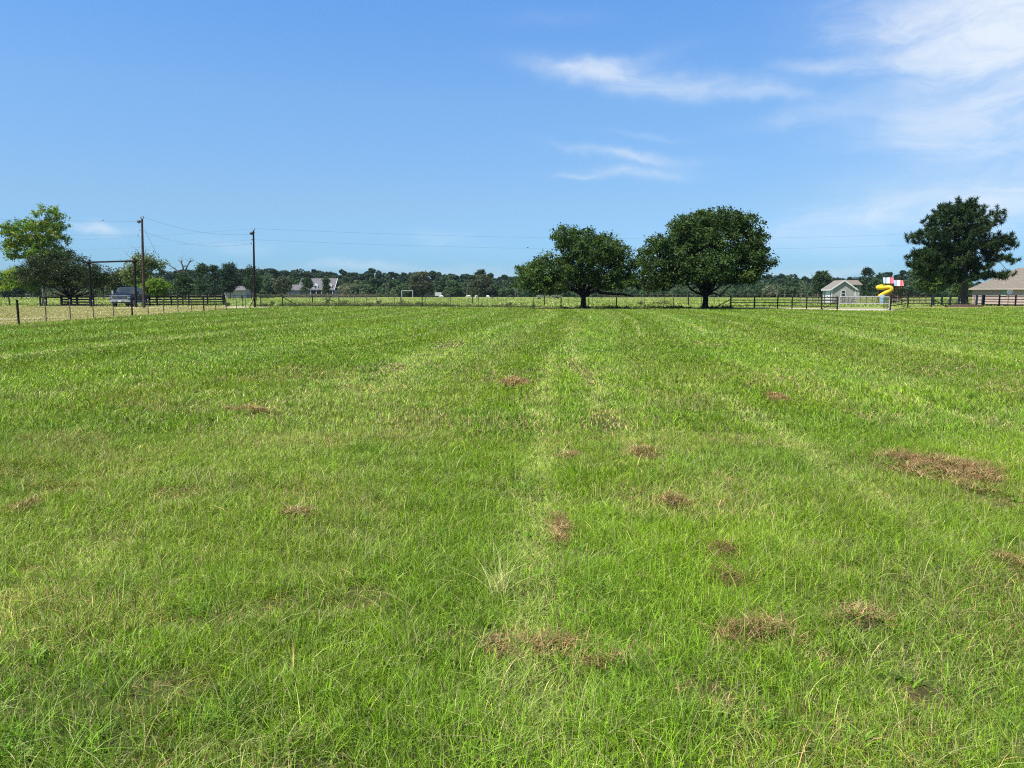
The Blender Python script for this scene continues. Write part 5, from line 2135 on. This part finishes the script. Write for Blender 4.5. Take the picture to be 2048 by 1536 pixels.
def bench(px, d, label, group=None):
    root = empty('picnic_table', (P(px, 588, d).x, d, 0))
    tag(root, label, 'table', group)
    m = MB()
    for i in range(5):
        m.box(0, -.32 + i * .16, .74, 1.8, .145, .04)
    m.build('tabletop', OLDWOOD, root)
    for y in (-.72, .72):
        m = MB()
        for i in (0, 1):
            m.box(0, y + (i - .5) * .15, .43, 1.8, .135, .04)
        m.build('bench_seat', OLDWOOD, root)
    for x in (-.6, .6):
        m = MB()
        m.bar((x, -.55, 0), (x, -.22, .718), .05, .09)
        m.bar((x, .55, 0), (x, .22, .718), .05, .09)
        m.bar((x + .05, -.78, .38), (x + .05, .78, .38), .04, .08)
        m.build('leg_frame', OLDWOOD, root)


bench(1800, 116, 'grey wooden picnic table in front of the playset behind the pipe fence', None)
bench(1909, 112, 'grey wooden picnic table behind the fence left of the pine trunk', None)
bench(1699, 118, 'pale low table in front of the shed wall seen through the silver gate', None)

# ------------------------------------------------------------------ brick house at right
def brick_mat():
    m = bpy.data.materials.new('pink_brick')
    m.use_nodes = True
    t = NT(m.node_tree)
    bs = m.node_tree.nodes['Principled BSDF']
    tcn = t.n('ShaderNodeTexCoord')
    mp = t.n('ShaderNodeMapping')
    mp.inputs['Rotation'].default_value = (R(90), 0, 0)
    t.l(tcn.outputs['Object'], mp.inputs[0])
    b = t.n('ShaderNodeTexBrick')
    b.inputs['Scale'].default_value = 1
    b.inputs['Brick Width'].default_value = .22
    b.inputs['Row Height'].default_value = .075
    b.inputs['Mortar Size'].default_value = .01
    b.inputs['Color1'].default_value = (.30, .20, .17, 1)
    b.inputs['Color2'].default_value = (.48, .36, .31, 1)
    b.inputs['Mortar'].default_value = (.45, .40, .36, 1)
    t.l(mp.outputs[0], b.inputs[0])
    nz = t.noise(tcn.outputs['Object'], 2.2, 5, .7)
    c = t.mix(t.mr(nz.outputs[0], .35, .7, 0, .35), b.outputs[0], (.50, .40, .35))
    t.l(c, bs.inputs['Base Color'])
    bs.inputs['Roughness'].default_value = .9
    return m


def brick_house():
    dH = 108.0
    k = S(dH)
    x0 = P(1944.8, 588, dH).x
    W, D = 19.0, 11.0
    ze = EYE + (588 - 578) * k
    root = empty('brick_house', (x0, dH, 0), R(-37))
    tag(root, 'single storey pink brick house with a brown hipped roof at the right edge', 'house')
    m = MB()
    m.box(W / 2, D / 2, ze / 2 - .05, W, D, ze + .1)
    m.build('wall', brick_mat(), root)
    ov = .42
    ax0, ax1, ay0, ay1 = -ov, W + ov, -ov, D + ov
    rise = 2.75
    run = (ay1 - ay0) / 2
    h_ = run * .50
    m = MB()
    zt = ze + h_
    hipx = run * .88
    v = [(ax0, ay0, ze + .06), (ax1, ay0, ze + .06), (ax1, ay1, ze + .06), (ax0, ay1, ze + .06), (ax0 + hipx, (ay0 + ay1) / 2, zt), (ax1 - hipx, (ay0 + ay1) / 2, zt)]
    m.add(v, [(0, 1, 5, 4), (1, 2, 5), (2, 3, 4, 5), (3, 0, 4), (3, 2, 1, 0)])
    # higher hip crossing further right
    cy_ = (ay0 + ay1) / 2
    hx0 = ax0 + hipx + 1.6
    m.add([(hx0, cy_ - .2, zt - .3), (hx0 + 3.2, cy_, zt + 1.5), (hx0 + 6.4, cy_, zt + 1.5), (hx0 + 10, cy_ - .2, zt - .6), (hx0 + 3.2, ay0 + 1.6, ze + .6), (hx0 + 6.4, ay0 + 1.6, ze + .6), (hx0 + 3.2, ay1 - 1.6, ze + .6), (hx0 + 6.4, ay1 - 1.6, ze + .6)],
          [(0, 4, 1), (1, 4, 5, 2), (2, 5, 3), (0, 1, 6), (1, 2, 7, 6), (2, 3, 7)])
    m.build('roof', SHING2, root)
    m = MB()
    m.box((ax0 + ax1) / 2, ay0 - .012, ze - .02, ax1 - ax0 + .04, .03, .13)
    m.box(ax0 - .012, (ay0 + ay1) / 2, ze - .02, .03, ay1 - ay0, .17)
    m.box((ax0 + ax1) / 2, ay0 + ov / 2 + .01, ze - .09, ax1 - ax0 - .02, ov - .03, .02)
    m.build('fascia', mat('tan_trim', (.50, .45, .37), .7, .3, .06, 4), root)
    m = MB()
    wx0, wx1 = 3.35, 3.95
    zc = EYE + (588 - 584) * k
    m.box((wx0 + wx1) / 2, -.02, zc, wx1 - wx0, .05, 12.5 * k)
    f = m.build('window', mat('green_shade', (.27, .36, .29), .5, .4, .1, 5), root)
    m = MB()
    m.box((wx0 + wx1) / 2, -.03, EYE + (588 - 577.5 - 13.5) * k + .0, wx1 - wx0 + .1, .08, .07)
    m.build('sill', mat('tan_trim', (.5, .45, .37)), f)
    # vent pipes standing on the front slope of the roof
    slope = h_ / run
    for xx, up in ((3.6, 1.2), (8.4, 4.3), (8.0, 1.3)):
        yy = ay0 + up
        zz = ze + .06 + up * slope
        m = MB()
        m.tube([(xx, yy, zz - .15), (xx, yy, zz + .24)], .06, 10)
        m.tube([(xx, yy, zz + .2), (xx, yy, zz + .27)], .10, 10)
        m.build('vent_pipe', TRIM, root, smooth=True)


brick_house()


# satellite dish on a mast
def dish():
    dD = 96.0
    k = S(dD)
    c = P(2020, 584, dD)
    root = empty('satellite_dish', (c.x, dD, 0))
    tag(root, 'pale oval satellite dish on a mast between the black fence and brick house', 'satellite dish')
    m = MB()
    m.tube([(0, .25, -.1), (0, .25, c.z - .05), (0, .12, c.z)], .035, 10)
    m.build('mast', GREYM, root, smooth=True)
    n, rings = 24, 5
    vs, fs = [], []
    rx, rz = 6.6 * k, 5.2 * k
    rot = Matrix.Rotation(R(20), 3, 'X') @ Matrix.Rotation(R(8), 3, 'Y')
    for j in range(rings + 1):
        t = j / rings
        for i in range(n):
            a = 2 * math.pi * i / n
            vs.append(rot @ Vector((rx * t * math.cos(a), -.10 * t * t + .02, rz * t * math.sin(a))) + Vector((0, .05, c.z)))
    for j in range(rings):
        for i in range(n):
            fs.append((j * n + i, j * n + (i + 1) % n, (j + 1) * n + (i + 1) % n, (j + 1) * n + i))
    o = MB().add(vs, fs).build('dish', mat('dish_grey', (.62, .66, .66), .45, .4, .05, 3), root, smooth=True)
    s_ = o.modifiers.new('solid', 'SOLIDIFY')
    s_.thickness = .015
    m = MB()
    m.tube([(0, .0, c.z - rz * .9), (.05, -.35, c.z - .28), (.05, -.42, c.z - .08)], .016, 8)
    m.box(.05, -.43, c.z - .02, .09, .14, .09, bev=.015)
    m.build('feed_arm', GREYM, root)


dish()

# ------------------------------------------------------------------ far grey house
def far_house():
    dF = 350.0
    k = S(dF)
    x0, x1 = P(621, 588, dF).x, P(669.3, 588, dF).x
    xa = P(598.5, 588, dF).x
    Z = lambda py: EYE + (588 - py) * k
    root = empty('farmhouse', ((x0 + x1) / 2, dF, 0))
    tag(root, 'distant grey farmhouse with steep roof and white gabled dormer among trees', 'house')
    ox = (x0 + x1) / 2
    hw = (x1 - x0) / 2
    L0 = xa - ox
    m = MB()
    m.box((L0 + hw) / 2, 5, Z(580) / 2, hw - L0, 9, Z(580))
    m.build('wall', mat('grey_wall', (.30, .29, .30), .8, .2, .1, 2), root)
    zt, zb = Z(556.5), Z(578.5)
    m = MB()
    m.prism([(-1.9, zb - .2), (5, zt), (11.9, zb - .2), (11.9, zb - .5), (5, zt - .35), (-1.9, zb - .5)], L0 - .3, hw + .3, 'x')
    m.build('roof', GREYROOF, root)
    m = MB()
    m.add([(hw + .31, -1.9, zb - .2), (hw + .31, 5, zt + .02), (hw + .31, 11.9, zb - .2), (hw + .31, 5, zt - .5), (hw + .45, -1.9, zb - .2), (hw + .45, 5, zt + .02), (hw + .45, 11.9, zb - .2), (hw + .45, 5, zt - .5)],
          [(0, 1, 3), (1, 2, 3), (4, 7, 5), (5, 7, 6), (0, 4, 5, 1), (1, 5, 6, 2)])
    m.build('gable_trim', TRIM, root)
    for px in (632.7, 660.6):
        cx = P(px, 588, dF).x - ox
        m = MB()
        w2 = 4.2 * k
        m.prism([(cx - w2, Z(577)), (cx + w2, Z(577)), (cx + w2, Z(571)), (cx, Z(567.2)), (cx - w2, Z(571))], -1.2, 2.5, 'y')
        dm = m.build('dormer', mat('grey_white', (.55, .55, .56), .7, .2, .05, 2), root)
        m = MB()
        m.box(cx, -1.23, Z(574), 4.2 * k, .05, 4.6 * k)
        m.build('window', DARKG, dm)
    # porch posts, with the porch's shade painted as a dark slab
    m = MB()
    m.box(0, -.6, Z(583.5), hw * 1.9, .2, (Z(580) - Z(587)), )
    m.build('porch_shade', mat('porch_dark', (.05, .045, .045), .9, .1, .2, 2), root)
    for i in range(5):
        m = MB()
        m.box(-hw * .9 + i * hw * .45, -1.5, Z(580) / 2, .22, .22, Z(580))
        m.build('porch_post', TRIM, root)
    # garage wing
    xg0, xg1 = P(575.5, 588, dF).x - ox, P(603, 588, dF).x - ox
    m = MB()
    m.prism([(-2, Z(580)), (3, Z(569.5)), (8, Z(580)), (8, Z(580) - .3), (3, Z(569.5) - .3), (-2, Z(580) - .3)], xg0, xg1, 'x')
    m.build('wing_roof', GREYROOF, root)
    m = MB()
    m.box((xg0 + xg1) / 2, 3.2, Z(581) / 2, (xg1 - xg0) - .5, 8, Z(581))
    m.build('wing_wall', mat('grey_wall', (.3, .29, .3)), root)


far_house()

# low farm building behind the trees near the second pole
root = empty('farm_building', (P(470, 588, 300).x, 300, 0))
tag(root, 'low grey farm building half hidden by trees left of the second utility pole', 'building')
k = S(300)
m = MB()
m.box(0, 4, 1.7, 42 * k, 8, 3.4)
m.build('wall', mat('grey_wall', (.3, .29, .3)), root)
m = MB()
zb, zt = EYE + 8 * k, EYE + 16 * k
m.prism([(-1, zb), (4, zt), (9, zb), (9, zb - .2), (4, zt - .2), (-1, zb - .2)], -23 * k, 23 * k, 'x')
m.build('roof', GREYROOF, root)

# white trailer, arena frame, dark implement
root = empty('livestock_trailer', (P(876.5, 588, 330).x, 330, 0))
tag(root, 'small white box trailer parked in the pasture before the woods', 'trailer')
k = S(330)
m = MB()
m.box(0, 1, 1.35, 13 * k, 2.0, 1.5, bev=.12)
m.build('box_body', mat('dull_white', (.42, .44, .44)), root)
for x in (-.7, .5):
    m = MB()
    m.tube([(x, -.08, .38), (x, .12, .38)], .38, 14)
    m.build('wheel', TYRE, root, smooth=True)
m = MB()
m.bar((-6.5 * k, 1, .6), (-6.5 * k - 1.2, 1, .55), .1, .1)
m.build('tow_bar', PIPE, root)
root = empty('arena_frame', (P(814.5, 588, 330).x, 330, 0))
tag(root, 'white rectangular goal like frame standing in the far pasture', 'frame')
for x in (-11 * k, 11 * k):
    m = MB()
    m.box(x, 0, 1.35, .22, .22, 2.9)
    m.build('post', mat('dull_white', (.28, .30, .30), .7, .2, .1, 3), root)
m = MB()
m.box(0, 0, 2.9, 22 * k + .22, .22, .22)
m.build('crossbar', mat('dull_white', (.42, .44, .44)), root)
root = empty('farm_implement', (P(859, 588, 325).x, 325, 0))
tag(root, 'long low dark farm trailer between the white frame and white trailer', 'farm trailer')
k = S(325)
m = MB()
m.box(0, 0, .95, 20 * k, 2, .45, bev=.05)
m.build('bed', BLKPL, root)
m = MB()
for i in range(9):
    m.box(-9.5 * k + i * 2.35 * k, -1, 1.45, .1, .1, .6)
m.box(0, -1, 1.75, 20 * k, .1, .1)
m.build('side_rack', PIPE, root)
for x in (-1, .2, 1.2):
    m = MB()
    m.tube([(x, -1.05, .4), (x, -.8, .4)], .4, 14)
    m.build('wheel', TYRE, root, smooth=True)


# ------------------------------------------------------------------ cattle
def cow_mesh(name, matl, graze=True):
    """one continuous skin: trunk, neck, head, legs, tail"""
    V_ = [(0, 0, .98), (-.45, 0, 1.0), (.45, 0, 1.02), (-.8, 0, 1.0), (.72, 0, 1.02),  # 0-4 trunk (+x head)
          (-.92, 0, .92), (-1.0, 0, .6), (-1.0, 0, .35)]  # tail
    if graze:
        V_ += [(.98, 0, .85), (1.15, 0, .52), (1.28, 0, .24), (1.22, 0, .08)]
    else:
        V_ += [(.98, 0, 1.15), (1.15, 0, 1.30), (1.35, 0, 1.26), (1.52, 0, 1.18)]
    E = [(0, 1), (0, 2), (1, 3), (2, 4), (3, 5), (5, 6), (6, 7), (4, 8), (8, 9), (9, 10), (10, 11)]
    Rr = [.37, .36, .33, .25, .27, .05, .03, .05, .19, .13, .12, .08]
    for (x, y, par, hind) in ((.55, .18, 2, 0), (.55, -.18, 2, 0), (-.68, .18, 3, 1), (-.68, -.18, 3, 1)):
        b = len(V_)
        if hind:
            V_ += [(x, y, .72), (x - .10, y, .40), (x - .03, y, .18), (x, y, .03)]
        else:
            V_ += [(x, y, .66), (x + .02, y, .38), (x, y, .18), (x + .02, y, .03)]
        E += [(par, b), (b, b + 1), (b + 1, b + 2), (b + 2, b + 3)]
        Rr += [.15 if hind else .12, .075, .05, .06]
    # ears
    b = len(V_)
    hx, hz = (V_[9][0], V_[9][2])
    V_ += [(hx, .18, hz), (hx, -.18, hz)]
    E += [(9, b), (9, b + 1)]
    Rr += [.04, .04]
    me = bpy.data.meshes.new(name)
    me.from_pydata(V_, E, [])
    me.materials.append(matl)
    o = bpy.data.objects.new(name, me)
    sk = o.modifiers.new('skin', 'SKIN')
    for i, r_ in enumerate(Rr):
        me.skin_vertices[0].data[i].radius = (r_, r_)
    me.skin_vertices[0].data[0].use_root = True
    ss = o.modifiers.new('sub', 'SUBSURF')
    ss.levels = 1
    ss.render_levels = 1
    for p in me.polygons:
        p.use_smooth = True
    return o


def ensure_skin(me):
    pass


HW = mat('white_hide', (.50, .47, .40), .8, .2, .1, 2)
HB = mat('black_hide', (.018, .017, .018), .7, .3, .2, 2)
HT = mat('tan_hide', (.45, .30, .17), .8, .2, .2, 2)


def make_cow(matl, graze):
    me = bpy.data.meshes.new('cow')
    o = None
    return o


def cow(px, py, matl, rz, label, graze=True, sc=.85):
    o = cow_mesh_skin(matl, graze)
    p = g0(px, py)
    o.location = p
    o.rotation_euler = (0, 0, R(rz))
    o.scale = (sc, sc, sc)
    COL.objects.link(o)
    tag(o, label, 'cow', 'cattle grazing in the far pasture')


_proto = {}


def cow_mesh_skin(matl, graze):
    key = (matl.name, graze)
    if key in _proto:
        return _proto[key].copy()
    import bmesh
    V_, E, Rr = None, None, None
    # build through bmesh so that the skin layer exists
    src = cow_source(graze)
    bm = bmesh.new()
    lay = bm.verts.layers.skin.verify()
    vv = [bm.verts.new(v) for v in src[0]]
    for a, b in src[1]:
        bm.edges.new((vv[a], vv[b]))
    for v, r_ in zip(vv, src[2]):
        v[lay].radius = (r_, r_)
    vv[0][lay].use_root = True
    me = bpy.data.meshes.new('cow')
    bm.to_mesh(me)
    bm.free()
    me.materials.append(matl)
    o = bpy.data.objects.new('cow', me)
    sk = o.modifiers.new('skin', 'SKIN')
    sk.use_smooth_shade = True
    ss = o.modifiers.new('sub', 'SUBSURF')
    ss.levels = ss.render_levels = 1
    _proto[key] = o
    return o


def cow_source(graze):
    V_ = [(0, 0, .98), (-.45, 0, 1.0), (.45, 0, 1.02), (-.8, 0, 1.0), (.72, 0, 1.02), (-.95, 0, .92), (-1.02, 0, .6), (-1.02, 0, .35)]
    V_ += [(.98, 0, .85), (1.15, 0, .52), (1.28, 0, .24), (1.22, 0, .08)] if graze else [(.98, 0, 1.15), (1.15, 0, 1.30), (1.35, 0, 1.26), (1.52, 0, 1.18)]
    E = [(0, 1), (0, 2), (1, 3), (2, 4), (3, 5), (5, 6), (6, 7), (4, 8), (8, 9), (9, 10), (10, 11)]
    Rr = [.37, .36, .33, .25, .27, .05, .03, .05, .19, .13, .12, .08]
    for (x, y, par, hind) in ((.55, .18, 2, 0), (.55, -.18, 2, 0), (-.68, .18, 3, 1), (-.68, -.18, 3, 1)):
        b = len(V_)
        V_ += [(x, y, .72), (x - .10, y, .40), (x - .03, y, .18), (x, y, .03)] if hind else [(x, y, .66), (x + .02, y, .38), (x, y, .18), (x + .02, y, .03)]
        E += [(par, b), (b, b + 1), (b + 1, b + 2), (b + 2, b + 3)]
        Rr += [.15 if hind else .12, .075, .05, .06]
    b = len(V_)
    hx, hz = (V_[9][0], V_[9][2])
    V_ += [(hx, .18, hz), (hx, -.18, hz)]
    E += [(9, b), (9, b + 1)]
    Rr += [.04, .04]
    return V_, E, Rr


cow(937.5, 597.0, HW, 175, 'white cow grazing side on, leftmost of the pale cattle', True)
cow(953, 597.6, HW, 250, 'white cow grazing nearly head on, right of the leftmost white cow', True)
cow(975.4, 597.6, HW, 300, 'white cow grazing at an angle, left of the standing black cow', True)
cow(985.5, 597.0, HB, 280, 'black cow standing upright beside a pale cow', False)
cow(1021, 597.4, HB, 10, 'black cow grazing side on, left of the spreading oak crown', True)
cow(1112.8, 598.6, HB, 20, 'small black cow lying low left of the oak trunk', True, .6)
cow(1079, 599.4, HB, 200, 'tiny dark calf in the pasture under the oak left side', True, .45)
cow(1157, 598.6, HB, 185, 'black cow grazing right against the oak trunk', True)
cow(1203, 598.0, HB, 265, 'black cow facing the camera under the long oak limb', False, 1.0)
cow(896, 596.4, HB, 170, 'black cow right of the white trailer', True, 1.1)
cow(883, 597.0, HW, 160, 'white cow in front of the white trailer', True, .8)

# ------------------------------------------------------------------ weeds, bushes, hedge
def bush(name, label, px, py, w_, h_, matl, seed, cat='bush', group=None, leaf=.12, per=3.0, n=24, kind=None, top_only=False):
    p = g0(px, py)
    k = S(p.y)
    root = empty(name, p)
    tag(root, label, cat, group, kind)
    rr = random.Random(seed)
    lob = []
    for i in range(5):
        lob.append((Vector((p.x + rr.uniform(-.3, .3) * w_ * k, p.y + rr.uniform(-.3, .3), rr.uniform(.3, .65) * h_ * k)), w_ * k * .26, .4, h_ * k * .33))
    crown_mesh('foliage', lob, per, leaf, .16, matl, root, seed, .45, False, .3, n, .3)
    m = MB()
    for i in range(7):
        e = Vector((rr.uniform(-.4, .4) * w_ * k, rr.uniform(-.3, .3), rr.uniform(.5, .95) * h_ * k))
        m.tube(wiggle((rr.uniform(-.1, .1), 0, -.02), e, 3, .08, rr), [.014, .011, .008, .004], 4)
    m.build('stems', BARK, root)
    return root


bush('bush', 'tallest dark green weed bush by the far fence left of the white frame', 658, 610.0, 20, 19, WEED, 71)
bush('bush', 'loose brown green weed bush just right of the tallest weed bush', 688, 611, 18, 13, WEED, 72)
bush('bush', 'low dark bush behind the diagonal brace near the second pole', 545, 609.5, 14, 9, WEED, 73)
bush('bush', 'dark thorny weed at a thick post left of the white frame legs', 802, 611, 16, 13, WEED, 74)
bush('bush', 'small dark weed bush hanging on the wire fence before the far house', 756, 611.5, 18, 11, WEED, 75)
bush('bush', 'small green weed bush at the foot of a thick post near the middle', 835, 612, 12, 8, WEED, 76)
bush('bush', 'little dark weed on the fence line below the black side on cow', 1018, 613, 12, 9, WEED, 77)
bush('bush', 'low green weed left of the rounder oak trunk behind the fence', 1325, 609.5, 40, 7, WEED, 78)
bush('bush', 'small dark weed between the two oaks behind the fence', 1281, 609.8, 12, 8, WEED, 79)
bush('bush', 'shaggy dark clump at the end post of the black board fence', 455, 613.4, 9, 9, WEED, 80)


def weeds_strip():
    r = np.random.default_rng(88)
    V_, F_, C_, off = [], [], [], 0
    px = r.uniform(515, 1460, 900)
    dens = np.interp(px, [515, 560, 600, 700, 860, 940, 1100, 1460], [.5, .5, .8, 1, .9, .45, .3, .3])
    px = px[r.random(900) < dens]
    for q in px:
        edge = float(np.interp(q, EDGE_PX, EDGE_D)) + r.uniform(2.0, 7.0)
        n = 60
        hh = r.uniform(.12, .55) * (1 if q < 900 else .6)
        x = (q - 1024) / FPX / cosP * edge
        pos = np.stack([x + r.normal(0, .22, n), edge + r.normal(0, .25, n), np.abs(r.normal(0, .5, n)) * hh], 1)
        col = np.stack([np.full(n, r.random()) * .6 + .4 * r.random(n), np.full(n, r.random()), r.random(n)], 1)
        v, f, c = leaves(pos, r.normal(size=(n, 3)) + np.array([0, 0, .4]), .13 * (.6 + .8 * r.random(n)), .4, col, r)
        V_.append(v); F_.append(f + off); C_.append(c)
        off += len(v)
    me = mesh_np('weeds', np.concatenate(V_), np.concatenate(F_), 4, np.concatenate(C_))
    tag(link('weeds', me, WEED), 'ragged weeds along the far fence', 'weeds', kind='stuff')


weeds_strip()


def brush_row(name, label, px0, px1, d, ytop, matl, seed, leaf=.5, per=26):
    r = np.random.default_rng(seed)
    k = S(d)
    V_, F_, C_, off = [], [], [], 0
    for q in np.arange(px0, px1, 2.0):
        n = per
        dd = d + r.uniform(-3, 3)
        top = ytop + r.uniform(-1.5, 2)
        hh = EYE + (588 - top) * k
        x = (q - 1024) / FPX / cosP * dd
        pos = np.stack([x + r.normal(0, 1.6 * k, n), dd + r.normal(0, 1, n), hh * np.sqrt(r.random(n))], 1)
        col = np.stack([np.full(n, r.random()) * .6 + .4 * r.random(n), np.full(n, r.random()), r.random(n)], 1)
        v, f, c = leaves(pos, r.normal(size=(n, 3)) + np.array([0, -.3, .5]), leaf * (.6 + .8 * r.random(n)), .6, col, r)
        V_.append(v); F_.append(f + off); C_.append(c)
        off += len(v)
    me = mesh_np(name, np.concatenate(V_), np.concatenate(F_), 4, np.concatenate(C_))
    tag(link(name, me, matl), label, 'brush', kind='stuff')


brush_row('brush', 'tan green brush behind the left pasture', 88, 186, 285, 583, WEED, 91)
brush_row('brush', 'grey brush along the pasture edge', 460, 800, 345, 589, OLIVE, 92, .6)
brush_row('brush', 'pale piled brush under the oak', 1074, 1122, 300, 590.5, PALE, 93, .5)
brush_row('brush', 'low pale brush on the yard side', 1216, 1246, 330, 588, OLIVE, 94, .5)

# dirt around trunks
def mound(label, px, py, hw, hh, matl):
    p = g0(px, py)
    k = S(p.y)
    n, rings = 28, 6
    vs, fs = [(0, 0, hh)], []
    rr = random.Random(int(px))
    for j in range(1, rings + 1):
        t = j / rings
        for i in range(n):
            a = 2 * math.pi * i / n
            w_ = hw * k * t * (1 + rr.uniform(-.06, .06))
            vs.append((w_ * math.cos(a), w_ * .6 * math.sin(a), hh * (1 - t * t) + rr.uniform(-.015, .02) - (.03 if j == rings else 0)))
    for i in range(n):
        fs.append((0, 1 + i, 1 + (i + 1) % n))
    for j in range(rings - 1):
        for i in range(n):
            a, b = 1 + j * n + i, 1 + j * n + (i + 1) % n
            fs.append((a, b, b + n, a + n))
    o = MB().add(vs, fs).build('soil_mound', matl, None, smooth=True)
    o.location = p
    tag(o, label, 'soil', 'dark soil mounds at the feet of trees')


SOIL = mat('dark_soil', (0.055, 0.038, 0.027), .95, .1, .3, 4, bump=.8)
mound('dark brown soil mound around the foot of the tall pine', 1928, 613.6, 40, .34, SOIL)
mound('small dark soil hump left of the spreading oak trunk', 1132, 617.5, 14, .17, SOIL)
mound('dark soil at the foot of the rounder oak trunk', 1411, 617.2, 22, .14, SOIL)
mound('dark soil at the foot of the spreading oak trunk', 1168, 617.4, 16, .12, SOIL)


# birds
def bird(px, py, d, label, s_=.35):
    c = P(px, py, d)
    m = MB()
    m.tube([(-.5 * s_, 0, 0), (-.2 * s_, 0, .02), (.15 * s_, 0, .03), (.4 * s_, 0, .04), (.55 * s_, 0, .03)], [.02 * s_, .1 * s_, .13 * s_, .08 * s_, .02 * s_], 8)
    o = m.build('bird', HB, None, smooth=True)
    o.location = c
    tag(o, label, 'bird', None)
    for sg in (-1, 1):
        w_ = MB().add([(.2 * s_, 0, .04), (-.12 * s_, 0, .04), (-.05 * s_, sg * .5 * s_, .22 * s_), (.12 * s_, sg * .5 * s_, .24 * s_), (-.1 * s_, sg * s_, .1 * s_)], [(0, 1, 2, 3), (3, 2, 4)])
        w_.build('wing', HB, o)


bird(1132.5, 449, 100, 'dark bird flying just above the spreading oak')
bird(1055, 495.5, 100, 'dark bird perched on the long lower wire left of the spreading oak', .3)
bird(206, 441, D1 - 1, 'small dark bird on the upper wire left of the taller pole', .25)

# ------------------------------------------------------------------ haze
def haze():
    m = bpy.data.materials.new('haze_air')
    m.use_nodes = True
    nt = m.node_tree
    for n in list(nt.nodes):
        nt.nodes.remove(n)
    pv = nt.nodes.new('ShaderNodeVolumePrincipled')
    pv.inputs['Color'].default_value = (.75, .88, 1.0, 1)
    pv.inputs['Density'].default_value = HAZE
    pv.inputs['Anisotropy'].default_value = .2
    out = nt.nodes.new('ShaderNodeOutputMaterial')
    nt.links.new(pv.outputs[0], out.inputs['Volume'])
    mb = MB()
    mb.box(0, 1000, 19, 12400, 10600, 40.2)
    o = mb.build('haze', m, None)
    o['kind'] = 'stuff'


HAZE = 0.00006
haze()
